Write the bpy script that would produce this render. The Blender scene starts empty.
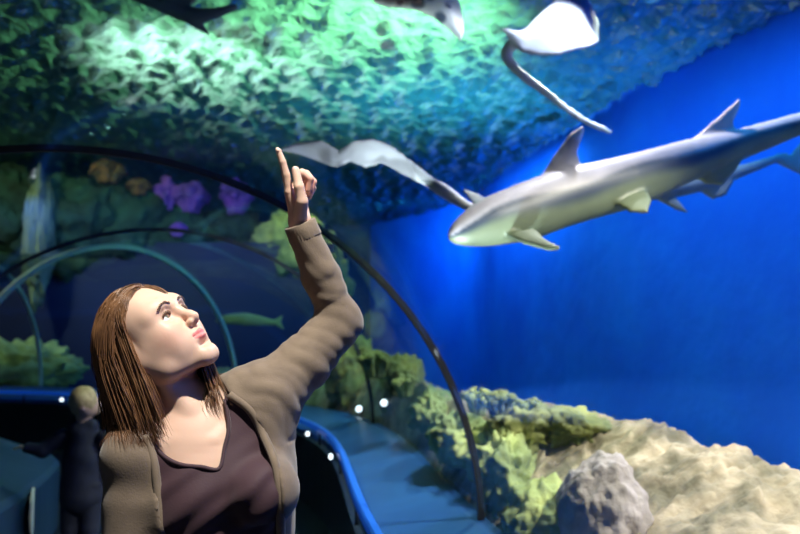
import bpy, math, random
import numpy as np
from mathutils import Vector, Matrix, noise

C = bpy.context.scene
COL = C.collection
PI = math.pi
F32 = np.float32

# ------------------------------------------------------------------ camera
FPX = 778.0
PITCH = math.atan((320 - 267) / FPX)
CAM = np.array([0.0, 0.0, 1.6])
cd = bpy.data.cameras.new('camera')
cd.sensor_width = 36.0
cd.lens = FPX * 36.0 / 800.0
cd.clip_start = 0.05
cd.dof.use_dof = True
cd.dof.focus_distance = 1.56
cd.dof.aperture_fstop = 3.6
cam = bpy.data.objects.new('camera', cd)
COL.objects.link(cam)
cam.location = CAM
cam.rotation_euler = (PI / 2 + PITCH, 0, 0)
C.camera = cam

# ------------------------------------------------------------------ colour management
C.view_settings.view_transform = 'Standard'
C.view_settings.look = 'None'
C.view_settings.gamma = 1.0
C.view_settings.use_curve_mapping = False
C.view_settings.exposure = 0.0
C.cycles.transparent_max_bounces = 32
C.cycles.max_bounces = 8
C.cycles.sample_clamp_indirect = 4.0
C.cycles.caustics_reflective = False
C.cycles.caustics_refractive = False

# ------------------------------------------------------------------ world
w = bpy.data.worlds.new('world')
C.world = w
w.use_nodes = True
w.node_tree.nodes['Background'].inputs[0].default_value = (0.02, 0.08, 0.16, 1)
w.node_tree.nodes['Background'].inputs[1].default_value = 0.2

# ------------------------------------------------------------------ lights (lamps over and inside the tank, plus added unseen fills)
def aim(o, target):
    d = Vector(target) - o.location
    o.rotation_euler = d.to_track_quat('-Z', 'Y').to_euler()

def spot(name, loc, target, power, col, angle, radius, blend=0.4):
    l = bpy.data.lights.new(name, 'SPOT')
    l.energy = power; l.color = col; l.spot_size = math.radians(angle)
    l.spot_blend = blend; l.shadow_soft_size = radius
    o = bpy.data.objects.new(name, l); COL.objects.link(o); o.location = loc; aim(o, target)
    return o

def area(name, loc, target, power, col, sx, sy):
    l = bpy.data.lights.new(name, 'AREA')
    l.energy = power; l.color = col; l.shape = 'RECTANGLE'; l.size = sx; l.size_y = sy
    o = bpy.data.objects.new(name, l); COL.objects.link(o); o.location = loc; aim(o, target)
    return o

spot('key_spot', (0.14, 0.72, 3.85), (-0.45, 1.55, 1.58), 640, (1.0, 0.93, 0.82), 34, 0.05)
area('walkway_fill', (-0.9, -0.3, 2.1), (-0.55, 1.6, 1.5), 1.8, (0.75, 0.85, 1.0), 0.9, 0.5)
spot('skylight_white', (-3.0, 6.3, 5.6), (-1.5, 8.6, 4.15), 2100, (.95, 1.0, .88), 80, .3, 1.0)
spot('skylight_green', (.9, 5.6, 5.7), (-.8, 7.8, 4.15), 2200, (.50, 1.0, .52), 95, .3, 1.0)
spot('skylight_teal', (.6, 9.0, 6.1), (.4, 9.5, 4.15), 420, (.04, .45, .8), 140, .3, 1.0)
spot('skylight_blue', (2.6, 8.0, 6.1), (2.0, 8.0, 4.15), 220, (.02, .20, .9), 120, .3, 1.0)
spot('reef_spot', (2.4, 2.0, 3.7), (1.1, 3.3, 0.9), 760, (1.0, 0.90, 0.68), 60, 0.06)
spot('reef_spot_far', (1.5, 5.2, 3.85), (0.3, 5.6, 0.9), 380, (0.95, 1.0, 0.68), 90, 0.08)
spot('shark_spot', (1.2, 4.3, 3.85), (1.1, 4.05, 2.0), 240, (0.95, 0.93, 1.0), 115, 0.06)
spot('ray_fill', (0.62, 3.1, 1.15), (-0.30, 3.95, 2.52), 190, (0.85, 0.93, 1.0), 25, 0.05)  # unseen fill, added to brighten the guitarfish from below
spot('ray_fill_high', (0.5, 2.9, 1.2), (0.15, 4.25, 3.35), 170, (0.85, 0.97, 1.0), 40, 0.05)  # second unseen fill, added for the underside of the spotted ray
spot('rib_fill', (-3.3, 6.0, 2.9), (-2.4, 7.6, 1.6), 16, (1.0, .95, .75), 120, 0.1)  # unseen light added to brighten the far arch ribs
area('wall_wash_right', (2.1, 6.2, 3.85), (3.3, 6.65, .8), 85, (0.02, 0.40, 1.0), 6.0, 0.4)
area('wall_wash_near', (2.9, 1.6, 3.85), (4.1, 1.75, .8), 75, (0.02, 0.32, 1.0), 5.0, 0.4)
area('wall_wash_far', (1.1, 12.5, 3.85), (2.3, 12.9, 1.6), 95, (0.02, 0.42, 1.0), 5.0, 0.4)
area('wall_wash_back', (-.3, 16.5, 3.85), (.6, 18.6, 1.8), 110, (0.02, 0.42, 1.0), 3.0, 0.4)
spot('cliff_spot', (-3.4, 9.0, 3.85), (-3.6, 12.8, 3.3), 110, (0.45, 1.0, 0.75), 70, 0.2)
spot('cliff_spot_left', (-5.6, 8.6, 3.85), (-5.5, 11.7, 2.95), 170, (0.75, 1.0, 0.6), 70, 0.2)
area('navy_wash', (-3.6, 11.2, 3.3), (-3.7, 12.5, 1.0), 22, (.03, .14, 1.0), 5.0, .3)  # unseen blue light added to lift the dark middle wall
spot('coral_spot', (-2.7, 10.9, 3.85), (-2.75, 12.3, 3.1), 26, (0.75, 0.45, 1.0), 45, 0.1)
spot('rock_spot', (-1.5, 11.3, 3.85), (-1.6, 13.0, 3.0), 90, (0.85, 1.0, 0.45), 60, 0.1)

# ------------------------------------------------------------------ helpers
def at(px, py, d):
    """point at horizontal distance d seen at frame position (used only to lay the plan out)"""
    u = (267 - py) / FPX; x = (px - 400) / FPX
    fy, fz = math.cos(PITCH) - u * math.sin(PITCH), math.sin(PITCH) + u * math.cos(PITCH)
    return np.array([x / fy * d, d, 1.6 + fz / fy * d])

def tag(o, label=None, cat=None, group=None, kind=None):
    if label: o['label'] = label
    if cat: o['category'] = cat
    if group: o['group'] = group
    if kind: o['kind'] = kind
    return o

def empty(name, loc):
    o = bpy.data.objects.new(name, None); COL.objects.link(o); o.location = loc
    o.empty_display_size = 0.1
    return o

def mesh_obj(name, verts, faces, mat, parent=None, smooth=True, cols=None):
    me = bpy.data.meshes.new(name)
    verts = np.asarray(verts, dtype=np.float64)
    if parent is not None:
        q_ = parent
        while q_ is not None: verts = verts - np.array(q_.location)[None]; q_ = q_.parent
    if isinstance(faces, np.ndarray) and faces.ndim == 2:
        n, k = faces.shape
        me.vertices.add(len(verts)); me.vertices.foreach_set('co', verts.astype(F32).ravel())
        me.loops.add(n * k); me.loops.foreach_set('vertex_index', faces.astype(np.int32).ravel())
        me.polygons.add(n)
        me.polygons.foreach_set('loop_start', np.arange(0, n * k, k, dtype=np.int32))
        me.update(calc_edges=True)
    else:
        me.from_pydata([tuple(v) for v in verts], [], [tuple(f) for f in faces])
    me.validate()
    if smooth:
        me.polygons.foreach_set('use_smooth', [True] * len(me.polygons))
    if cols is not None:
        a = me.color_attributes.new('Col', 'FLOAT_COLOR', 'POINT')
        c4 = np.ones((len(verts), 4), dtype=F32); c4[:, :3] = cols
        a.data.foreach_set('color', c4.ravel())
    if mat: me.materials.append(mat)
    o = bpy.data.objects.new(name, me); COL.objects.link(o)
    if parent is not None: o.parent = parent
    return o

def box(name, c, s, mat, parent=None, rz=0.0, bev=0.0):
    x, y, z = [v / 2 for v in s]
    v = np.array([(a, b, d) for a in (-x, x) for b in (-y, y) for d in (-z, z)])
    f = [(0, 1, 3, 2), (4, 6, 7, 5), (0, 4, 5, 1), (2, 3, 7, 6), (0, 2, 6, 4), (1, 5, 7, 3)]
    cr, sr = math.cos(rz), math.sin(rz)
    v = np.stack([v[:, 0] * cr - v[:, 1] * sr, v[:, 0] * sr + v[:, 1] * cr, v[:, 2]], 1) + np.array(c)
    o = mesh_obj(name, v, f, mat, parent, smooth=False)
    if bev:
        m = o.modifiers.new('bevel', 'BEVEL'); m.width = bev; m.segments = 2
    return o

def tube(path, rad, n=8, cap=True, flat=1.0):
    """tube round a path; returns verts, faces (quads as lists)"""
    P = np.asarray(path, float); m = len(P)
    R = np.broadcast_to(np.asarray(rad, float), (m,))
    T = np.gradient(P, axis=0); T /= np.linalg.norm(T, axis=1)[:, None] + 1e-12
    up = np.array([0, 0, 1.0]) if abs(T[0][2]) < .9 else np.array([1.0, 0, 0])
    V = []; prev = np.cross(up, T[0]); prev /= np.linalg.norm(prev)
    for i in range(m):
        s = prev - T[i] * prev.dot(T[i]); s /= np.linalg.norm(s) + 1e-12; prev = s
        b = np.cross(T[i], s)
        for k in range(n):
            a = 2 * PI * k / n
            V.append(P[i] + R[i] * (math.cos(a) * s + flat * math.sin(a) * b))
    Fc = []
    for i in range(m - 1):
        for k in range(n):
            k2 = (k + 1) % n
            Fc.append((i * n + k, i * n + k2, (i + 1) * n + k2, (i + 1) * n + k))
    if cap:
        Fc.append(tuple(range(n))[::-1]); Fc.append(tuple((m - 1) * n + k for k in range(n)))
    return V, Fc

class MB:
    def __init__(s): s.v = []; s.f = []
    def add(s, vf):
        o = len(s.v); s.v.extend([tuple(x) for x in vf[0]]); s.f.extend([tuple(i + o for i in f) for f in vf[1]]); return s
    def build(s, name, mat, parent=None, smooth=True): return mesh_obj(name, s.v, s.f, mat, parent, smooth)

def catmull(P, n=8):
    P = np.asarray(P, float); Q = np.vstack([2 * P[0] - P[1], P, 2 * P[-1] - P[-2]]); out = []
    for i in range(1, len(Q) - 2):
        for t in np.linspace(0, 1, n, endpoint=False):
            a, b, c, d = Q[i - 1], Q[i], Q[i + 1], Q[i + 2]
            out.append(.5 * (2 * b + (c - a) * t + (2 * a - 5 * b + 4 * c - d) * t * t + (3 * b - a - 3 * c + d) * t ** 3))
    out.append(Q[-2]); return np.array(out)

# ---- distance fields turned into one continuous surface
class Field:
    def __init__(s, xs, ys, zs):
        s.ax = [np.asarray(a, F32) for a in (xs, ys, zs)]
        s.F = np.full([len(a) for a in s.ax], 0.2, F32)
    def sl(s, lo, hi):
        r = []
        for a, l, h in zip(s.ax, lo, hi):
            i0 = max(0, np.searchsorted(a, l) - 1); i1 = min(len(a), np.searchsorted(a, h) + 1)
            if i1 <= i0: return None
            r.append(slice(i0, i1))
        return tuple(r)
    def grid(s, sl):
        return (s.ax[0][sl[0]][:, None, None], s.ax[1][sl[1]][None, :, None], s.ax[2][sl[2]][None, None, :])
    def op(s, fn, lo, hi, k, mode='add'):
        m = max(k * 2.5, 0.03)
        sl = s.sl([v - m for v in lo], [v + m for v in hi])
        if sl is None: return
        g = s.grid(sl); d = fn(*g).astype(F32); A = s.F[sl]
        if mode == 'add':
            h = np.clip(.5 + .5 * (A - d) / k, 0, 1); s.F[sl] = A * (1 - h) + d * h - k * h * (1 - h)
        elif mode == 'sub':
            h = np.clip(.5 + .5 * (-d - A) / k, 0, 1); s.F[sl] = A * (1 - h) + (-d) * h + k * h * (1 - h)
    def cap(s, a, b, ra, rb, k=.01, mode='add', sq=None):
        a = np.array(a, F32); b = np.array(b, F32); ab = b - a; L = float(ab.dot(ab)) + 1e-12
        def fn(X, Y, Z):
            x, y, z = X - a[0], Y - a[1], Z - a[2]
            t = np.clip((x * ab[0] + y * ab[1] + z * ab[2]) / L, 0, 1)
            dx, dy, dz = x - t * ab[0], y - t * ab[1], z - t * ab[2]
            if sq is not None:      # flatten along direction sq[0] by factor sq[1]
                n, q = sq; dn = dx * n[0] + dy * n[1] + dz * n[2]
                return np.sqrt(np.maximum(dx * dx + dy * dy + dz * dz + dn * dn * (1 / q / q - 1), 0)) - (ra + (rb - ra) * t)
            return np.sqrt(dx * dx + dy * dy + dz * dz) - (ra + (rb - ra) * t)
        r = max(ra, rb)
        s.op(fn, np.minimum(a, b) - r, np.maximum(a, b) + r, k, mode)
    def chain(s, P, R, k=.01, sq=None):
        for i in range(len(P) - 1): s.cap(P[i], P[i + 1], R[i], R[i + 1], k, sq=sq)
    def ell(s, c, r, M=None, k=.01, mode='add'):
        c = np.array(c, F32); r = np.array(r, F32); M = np.eye(3) if M is None else np.array(M)  # rows = local axes
        def fn(X, Y, Z):
            x, y, z = X - c[0], Y - c[1], Z - c[2]
            q = [(x * M[i][0] + y * M[i][1] + z * M[i][2]) / r[i] for i in range(3)]
            k0 = np.sqrt(q[0] ** 2 + q[1] ** 2 + q[2] ** 2)
            k1 = np.sqrt((q[0] / r[0]) ** 2 + (q[1] / r[1]) ** 2 + (q[2] / r[2]) ** 2) + 1e-9
            return k0 * (k0 - 1) / k1
        e = np.sqrt(((M * r[:, None]) ** 2).sum(0))
        s.op(fn, c - e, c + e, k, mode)
    def mesh(s):
        F = s.F; S = F < 0; xs, ys, zs = s.ax
        cnt = np.zeros([n - 1 for n in F.shape], np.int8)
        for i in (0, 1):
            for j in (0, 1):
                for k in (0, 1):
                    cnt += S[i:F.shape[0] - 1 + i, j:F.shape[1] - 1 + j, k:F.shape[2] - 1 + k]
        act = (cnt > 0) & (cnt < 8)
        I, J, K = np.nonzero(act)
        idx = np.full(act.shape, -1, np.int32); idx[I, J, K] = np.arange(len(I))
        acc = np.zeros((len(I), 3)); num = np.zeros(len(I))
        cor = [(a, b, c) for a in (0, 1) for b in (0, 1) for c in (0, 1)]
        val = {c: F[I + c[0], J + c[1], K + c[2]] for c in cor}
        for a in cor:
            for ax in range(3):
                if a[ax] == 0:
                    b = list(a); b[ax] = 1; b = tuple(b)
                    m = (val[a] < 0) != (val[b] < 0)
                    t = np.where(m, val[a] / (val[a] - val[b] + 1e-20), 0)
                    p = np.zeros((len(I), 3))
                    for q in range(3): p[:, q] = a[q] + (t if q == ax else 0)
                    acc += p * m[:, None]; num += m
        f = acc / num[:, None]
        V = np.stack([xs[I] + f[:, 0] * (xs[I + 1] - xs[I]), ys[J] + f[:, 1] * (ys[J + 1] - ys[J]), zs[K] + f[:, 2] * (zs[K + 1] - zs[K])], 1)
        quads = []
        for ax in range(3):
            A = np.take(S, range(0, F.shape[ax] - 1), ax); B = np.take(S, range(1, F.shape[ax]), ax)
            ch = A != B
            i, j, k = np.nonzero(ch)
            c = [i, j, k]; o1, o2 = [(1, 2), (2, 0), (0, 1)][ax]
            ok = (c[o1] > 0) & (c[o2] > 0) & (c[o1] < F.shape[o1] - 1) & (c[o2] < F.shape[o2] - 1)
            c = [q[ok] for q in c]; ins = A[c[0], c[1], c[2]]
            def g(d1, d2):
                q = list(c); q[o1] = q[o1] - d1; q[o2] = q[o2] - d2; return idx[q[0], q[1], q[2]]
            Q = np.stack([g(1, 1), g(0, 1), g(0, 0), g(1, 0)], 1)
            Q[~ins] = Q[~ins][:, ::-1]
            quads.append(Q)
        Q = np.concatenate(quads); Q = Q[(Q >= 0).all(1)]
        return V, Q

def axis(*segs):
    """axis(start, (end, step), (end, step) ...)"""
    a = [segs[0]]
    for e, st in segs[1:]:
        n = max(1, int(round((e - a[-1]) / st))); a += list(np.linspace(a[-1], e, n + 1)[1:])
    return np.array(a)

def poly_sd(X, Y, P):
    """signed distance to a 2D polygon"""
    P = np.asarray(P, float); d = None; s = None
    n = len(P); inside = None
    for i in range(n):
        a = P[i]; b = P[(i + 1) % n]; e = b - a
        wx, wy = X - a[0], Y - a[1]
        t = np.clip((wx * e[0] + wy * e[1]) / (e.dot(e) + 1e-12), 0, 1)
        q = (wx - t * e[0]) ** 2 + (wy - t * e[1]) ** 2
        d = q if d is None else np.minimum(d, q)
        c = ((a[1] > Y) != (b[1] > Y)) & (X < (b[0] - a[0]) * (Y - a[1]) / ((b[1] - a[1]) if b[1] != a[1] else 1e-9) + a[0])
        inside = c if inside is None else inside ^ c
    return np.sqrt(d) * np.where(inside, -1, 1)

def smooth_mod(o, n=3, f=.5):
    m = o.modifiers.new('smooth', 'SMOOTH'); m.iterations = n; m.factor = f; return o

def sines(P, seed, freq, octs=3):
    """cheap smooth 3D noise from warped sines, about -1..1"""
    r = np.random.default_rng(seed); out = 0; amp = 1; tot = 0
    x, y, z = P
    for o in range(octs):
        for _ in range(3):
            d = r.normal(size=3); d *= freq / np.linalg.norm(d); e = r.normal(size=3); e *= .6 * freq / np.linalg.norm(e)
            out = out + amp * np.sin(x * d[0] + y * d[1] + z * d[2] + r.uniform(0, 6) + 1.6 * np.sin(x * e[0] + y * e[1] + z * e[2] + r.uniform(0, 6)))
            tot += amp
        freq *= 2; amp *= .5
    return out / tot * 1.6

# ------------------------------------------------------------------ materials
def mat(name, col, rough=.6, metal=0., vcol=False, noise_sc=0, noise_amt=.25, col2=None, bump=0, bump_sc=40, sheen=0, sss=0, spec=.5, emit=None, estr=0, coat=0, detail=6):
    m = bpy.data.materials.new(name); m.use_nodes = True
    nt = m.node_tree; b = nt.nodes['Principled BSDF']
    b.inputs['Base Color'].default_value = (*col, 1); b.inputs['Roughness'].default_value = rough
    b.inputs['Metallic'].default_value = metal; b.inputs['Specular IOR Level'].default_value = spec
    b.inputs['Coat Weight'].default_value = coat
    if sheen: b.inputs['Sheen Weight'].default_value = sheen
    if sss:
        b.inputs['Subsurface Weight'].default_value = sss; b.inputs['Subsurface Radius'].default_value = (1, .35, .2); b.inputs['Subsurface Scale'].default_value = .012
    if emit: b.inputs['Emission Color'].default_value = (*emit, 1); b.inputs['Emission Strength'].default_value = estr
    tc = nt.nodes.new('ShaderNodeTexCoord')
    src = None
    if vcol:
        a = nt.nodes.new('ShaderNodeVertexColor'); a.layer_name = 'Col'; src = a.outputs['Color']
    if noise_sc:
        n = nt.nodes.new('ShaderNodeTexNoise'); n.inputs['Scale'].default_value = noise_sc; n.inputs['Detail'].default_value = detail
        nt.links.new(tc.outputs['Object'], n.inputs['Vector'])
        r = nt.nodes.new('ShaderNodeValToRGB'); r.color_ramp.elements[0].position = .35; r.color_ramp.elements[1].position = .65
        if col2 is None: col2 = tuple(max(0, c * (1 - noise_amt)) for c in col)
        r.color_ramp.elements[0].color = (*col2, 1); r.color_ramp.elements[1].color = (*col, 1)
        nt.links.new(n.outputs['Fac'], r.inputs['Fac'])
        if src is not None:
            mx = nt.nodes.new('ShaderNodeMix'); mx.data_type = 'RGBA'; mx.blend_type = 'MULTIPLY'; mx.inputs[0].default_value = 1
            nt.links.new(src, mx.inputs[6]); nt.links.new(r.outputs['Color'], mx.inputs[7]); src = mx.outputs[2]
        else: src = r.outputs['Color']
    if src is not None: nt.links.new(src, b.inputs['Base Color'])
    if bump:
        n2 = nt.nodes.new('ShaderNodeTexNoise'); n2.inputs['Scale'].default_value = bump_sc; n2.inputs['Detail'].default_value = 5
        nt.links.new(tc.outputs['Object'], n2.inputs['Vector'])
        bp = nt.nodes.new('ShaderNodeBump'); bp.inputs['Strength'].default_value = bump; bp.inputs['Distance'].default_value = .3 / bump_sc
        nt.links.new(n2.outputs['Fac'], bp.inputs['Height']); nt.links.new(bp.outputs['Normal'], b.inputs['Normal'])
    return m

def acrylic_mat():
    m = bpy.data.materials.new('tunnel_acrylic'); m.use_nodes = True; nt = m.node_tree; nt.nodes.clear()
    o = nt.nodes.new('ShaderNodeOutputMaterial'); t = nt.nodes.new('ShaderNodeBsdfTransparent'); t.inputs[0].default_value = (.96, .985, 1, 1)
    g = nt.nodes.new('ShaderNodeBsdfGlossy'); g.inputs['Roughness'].default_value = .03
    lw = nt.nodes.new('ShaderNodeLayerWeight'); lw.inputs['Blend'].default_value = .5
    pw = nt.nodes.new('ShaderNodeMath'); pw.operation = 'POWER'; pw.inputs[1].default_value = 5
    fr = nt.nodes.new('ShaderNodeMath'); fr.operation = 'MULTIPLY_ADD'; fr.inputs[1].default_value = .42; fr.inputs[2].default_value = .015
    nt.links.new(lw.outputs['Facing'], pw.inputs[0]); nt.links.new(pw.outputs[0], fr.inputs[0])
    mx = nt.nodes.new('ShaderNodeMixShader')
    nt.links.new(fr.outputs[0], mx.inputs[0]); nt.links.new(t.outputs[0], mx.inputs[1]); nt.links.new(g.outputs[0], mx.inputs[2]); nt.links.new(mx.outputs[0], o.inputs[0])
    return m

def water_mat():
    m = bpy.data.materials.new('rippled_water'); m.use_nodes = True; nt = m.node_tree; nt.nodes.clear()
    o = nt.nodes.new('ShaderNodeOutputMaterial'); t = nt.nodes.new('ShaderNodeBsdfTransparent')
    g = nt.nodes.new('ShaderNodeBsdfGlossy'); g.inputs['Roughness'].default_value = .12; g.inputs[0].default_value = (.8, .95, 1, 1)
    r = nt.nodes.new('ShaderNodeBsdfRefraction'); r.inputs['IOR'].default_value = 1.12; r.inputs['Roughness'].default_value = .22; r.inputs[0].default_value = (.85, 1, 1, 1)
    tc = nt.nodes.new('ShaderNodeTexCoord'); n = nt.nodes.new('ShaderNodeTexNoise'); n.inputs['Scale'].default_value = 13; n.inputs['Detail'].default_value = 2; n.inputs['Distortion'].default_value = .6
    nt.links.new(tc.outputs['Object'], n.inputs['Vector'])
    bp = nt.nodes.new('ShaderNodeBump'); bp.inputs['Strength'].default_value = 1.0; bp.inputs['Distance'].default_value = .06
    nt.links.new(n.outputs['Fac'], bp.inputs['Height'])
    for q in (g, r): nt.links.new(bp.outputs['Normal'], q.inputs['Normal'])
    tl = nt.nodes.new('ShaderNodeBsdfTranslucent'); tl.inputs[0].default_value = (.40, .78, .62, 1)
    nt.links.new(bp.outputs['Normal'], tl.inputs['Normal'])
    m0 = nt.nodes.new('ShaderNodeMixShader'); m0.inputs[0].default_value = .55
    nt.links.new(r.outputs[0], m0.inputs[1]); nt.links.new(tl.outputs[0], m0.inputs[2])
    m1 = nt.nodes.new('ShaderNodeMixShader'); m1.inputs[0].default_value = .35
    nt.links.new(m0.outputs[0], m1.inputs[1]); nt.links.new(g.outputs[0], m1.inputs[2])
    nt.links.new(m1.outputs[0], o.inputs[0])
    return m

M = {}
M['acrylic'] = acrylic_mat()
M['water'] = water_mat()
M['wallblue'] = mat('painted_blue_tank_wall', (.010, .20, .90), .7, noise_sc=.9, col2=(.006, .14, .80), bump=.3, bump_sc=3)
M['navy'] = mat('navy_wall', (.004, .014, .11), .6, noise_sc=.6, col2=(.003, .008, .06))
M['floor'] = mat('dark_walkway', (.01, .014, .022), .35, noise_sc=4)
M['sand'] = mat('pale_tank_sand', (.30, .34, .24), .9, noise_sc=3, bump=.5, bump_sc=12)
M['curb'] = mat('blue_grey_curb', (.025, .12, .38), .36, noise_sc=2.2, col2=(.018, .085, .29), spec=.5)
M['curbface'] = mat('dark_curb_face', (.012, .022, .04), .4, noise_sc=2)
M['rail'] = mat('blue_painted_rail_glow', (.02, .16, .75), .3, emit=(.01, .12, .9), estr=.2)  # blue paint with a faint added glow
M['rib'] = mat('black_joint_seal', (.02, .022, .026), .35)
M['ribgreen'] = mat('pale_green_joint_seal', (.42, .58, .48), .4)
M['ceil'] = mat('dark_hall_ceiling', (.02, .05, .06), .9)
M['lampg'] = mat('greenish_lamp_panel', (.8, .9, .8), .5, emit=(.62, 1.0, .78), estr=3.2)
M['lampw'] = mat('white_lamp_panel', (.9, .9, .9), .5, emit=(.9, 1.0, 1.0), estr=7)
M['lampb'] = mat('blue_lamp_panel', (.3, .6, .9), .5, emit=(.03, .28, .8), estr=1.3)
M['dotlamp'] = mat('small_white_lamp', (.9, .9, .9), .5, emit=(.8, .95, 1), estr=3)

# ------------------------------------------------------------------ tunnel plan: arch stations (centre x, centre y, lateral angle)
AA, BB, Z0 = 1.745, 1.589, 0.70
ST = np.array([(-0.08, -2.60, .215), (-.70, .20, .215), (-1.353, 3.141, .217), (-1.803, 6.002, .462), (-2.62, 7.36, 1.12), (-4.70, 8.62, 1.60), (-7.6, 8.6, 1.62)])
PLAN = catmull(ST, 10)
RIBS = [20, 30, 40, 50]
def sec(i, off, z):          # point at lateral offset off (outer side positive) from station i
    cx, cy, th = PLAN[i]
    return (cx + off * math.cos(th), cy + off * math.sin(th), z)

def sweep(profile, i0, i1, closed=True):
    V = []; Fc = []; n = len(profile)
    for i in range(i0, i1 + 1):
        for o, z in profile: V.append(sec(i, o, z))
    for i in range(i1 - i0):
        for k in range(n if closed else n - 1):
            k2 = (k + 1) % n
            Fc.append((i * n + k, i * n + k2, (i + 1) * n + k2, (i + 1) * n + k))
    if closed:
        Fc.append(tuple(range(n))[::-1]); Fc.append(tuple((i1 - i0) * n + k for k in range(n)))
    return V, Fc
NP = len(PLAN) - 1

def struct(o): o['kind'] = 'structure'; return o

# walkway floor, curbs
struct(mesh_obj('floor', *sweep([(-1.6, -.1), (1.6, -.1), (1.6, 0), (-1.6, 0)], 0, NP), M['floor'], smooth=False))
cur = sweep([(AA + .04, 0), (AA + .04, .715), (AA - .03, .715), (AA - .40, .62), (AA - .44, .60), (AA - .44, 0)], 0, NP)
struct(mesh_obj('trim_1', *cur, M['curb'], smooth=False))
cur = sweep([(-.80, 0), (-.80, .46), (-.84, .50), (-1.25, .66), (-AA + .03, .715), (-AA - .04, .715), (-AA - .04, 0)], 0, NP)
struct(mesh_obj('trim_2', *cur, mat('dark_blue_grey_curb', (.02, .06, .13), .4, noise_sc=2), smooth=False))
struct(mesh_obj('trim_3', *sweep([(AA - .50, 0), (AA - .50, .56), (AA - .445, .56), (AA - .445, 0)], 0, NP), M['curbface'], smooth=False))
rl = empty('handrail', sec(20, 1.27, 0))
tag(rl, 'bright blue rail running along the outer curb and around the bend behind the woman', 'rail')
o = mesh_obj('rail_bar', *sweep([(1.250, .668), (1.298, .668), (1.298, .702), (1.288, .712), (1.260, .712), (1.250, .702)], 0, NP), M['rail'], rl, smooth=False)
for i in range(2, NP, 4):
    b_ = sec(i, 1.268, .60)
    v, f = tube([(b_[0], b_[1], .54), (b_[0], b_[1], .66)], .012, 8)
    mesh_obj('post', v, f, M['curbface'], rl)
for i, lab in ((27, 'small round white lamp on the outer curb edge nearest the camera'), (31, 'small round white lamp under the rail right beside the woman'), (48, 'small round white lamp under the rail at the far left')):
    p = sec(i, 1.232, .62)
    v, f = tube([np.array(p) + np.array(sec(i, 1.20, .62)) * 0 , np.array(sec(i, 1.215, .62))], .018, 14)
    tag(mesh_obj('curb_lamp', v, f, M['dotlamp']), lab, 'lamp')

# acrylic arches (solid, 2 cm thick) between the joints
def arch_shell(i0, i1, name):
    na = 40; V = []; Fc = []
    for i in range(i0, i1 + 1):
        for da in (0, .02):
            for t in np.linspace(0, PI, na):
                V.append(sec(i, (AA + da) * math.cos(t), Z0 + (BB + da) * math.sin(t)))
    st = 2 * na
    for i in range(i1 - i0):
        for k in range(na - 1):
            a = i * st + k; Fc.append((a, a + 1, a + 1 + st, a + st))
            a += na; Fc.append((a, a + st, a + st + 1, a + 1))
        for k in (0, na - 1):
            a = i * st + k; Fc.append((a, a + st, a + st + na, a + na))
    return struct(mesh_obj(name, V, Fc, M['acrylic']))
for n, (a, b) in enumerate([(0, 20), (20, 30), (30, 40), (40, 50), (50, NP)]):
    arch_shell(a, b, 'window_%d' % (n + 1))

def rib(i, w_, dep, m, label):
    na = 64; V = []; Fc = []
    cx, cy, th = PLAN[i]; ax = np.array([-math.sin(th), math.cos(th), 0])
    for t in np.linspace(0, PI, na):
        for da, dw in ((-dep, -w_ / 2), (-dep, w_ / 2), (.024, w_ / 2), (.024, -w_ / 2)):
            V.append(np.array(sec(i, (AA + da) * math.cos(t), Z0 + (BB + da) * math.sin(t))) + ax * dw)
    for k in range(na - 1):
        for q in range(4):
            q2 = (q + 1) % 4; Fc.append((k * 4 + q, k * 4 + q2, k * 4 + 4 + q2, k * 4 + 4 + q))
    Fc += [(3, 2, 1, 0), tuple((na - 1) * 4 + q for q in range(4))]
    tag(mesh_obj('arch_rib', V, Fc, m, smooth=False), label, 'arch rib')
rib(20, .020, .006, M['rib'], 'large black arch joint across the tunnel, nearest the camera, reaching the right curb')
rib(30, .016, .006, M['rib'], 'thin dark arch joint second from the camera, passing behind the raised arm')
rib(40, .038, .020, M['ribgreen'], 'pale green-grey arch rib rising just behind the head of the woman')
rib(50, .038, .020, M['ribgreen'], 'pale arch rib farthest away at the left edge beyond the child')

# ------------------------------------------------------------------ tank shell
def wall_poly(name, pts, z0, z1, m, th=.15):
    P = np.array(pts, float); V = []; Fc = []
    T = np.gradient(P, axis=0); T /= np.linalg.norm(T, axis=1)[:, None]; N = np.stack([T[:, 1], -T[:, 0]], 1)
    for p, n in zip(P, N):
        V += [(p[0], p[1], z0), (p[0], p[1], z1), (p[0] + n[0] * th, p[1] + n[1] * th, z1), (p[0] + n[0] * th, p[1] + n[1] * th, z0)]
    for i in range(len(P) - 1):
        for q in range(4):
            q2 = (q + 1) % 4; Fc.append((i * 4 + q, i * 4 + q2, i * 4 + 4 + q2, i * 4 + 4 + q))
    Fc += [(3, 2, 1, 0), tuple((len(P) - 1) * 4 + q for q in range(4))]
    return struct(mesh_obj(name, V, Fc, m, smooth=False))
WR = catmull([(4.3, -3.5), (4.2, 0), (3.9, 3.5), (3.3, 6.4), (2.5, 9.5), (1.9, 13), (1.3, 17), (-.8, 21)], 6)
wall_poly('wall_right', WR[::-1], 0, 4.3, M['wallblue'], -.15)
wall_poly('wall_back', [(-.8, 21), (-14, 21)], 0, 4.3, M['navy'], -.15)
wall_poly('wall_left', [(-14, 21), (-14, -3.5)], 0, 4.3, M['navy'], -.15)
wall_poly('wall_front', [(-14, -3.5), (4.3, -3.5)], 0, 4.3, M['navy'], -.15)
wall_poly('wall_middle', catmull([(-14, 11.6), (-7, 12.4), (-3, 12.7), (-1.1, 12.9)], 6), 0, 2.85, M['navy'], .2)
box('tank_bed', (-4.9, 8.8, -.16), (18.9, 25, .1), M['sand'])['kind'] = 'structure'
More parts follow.
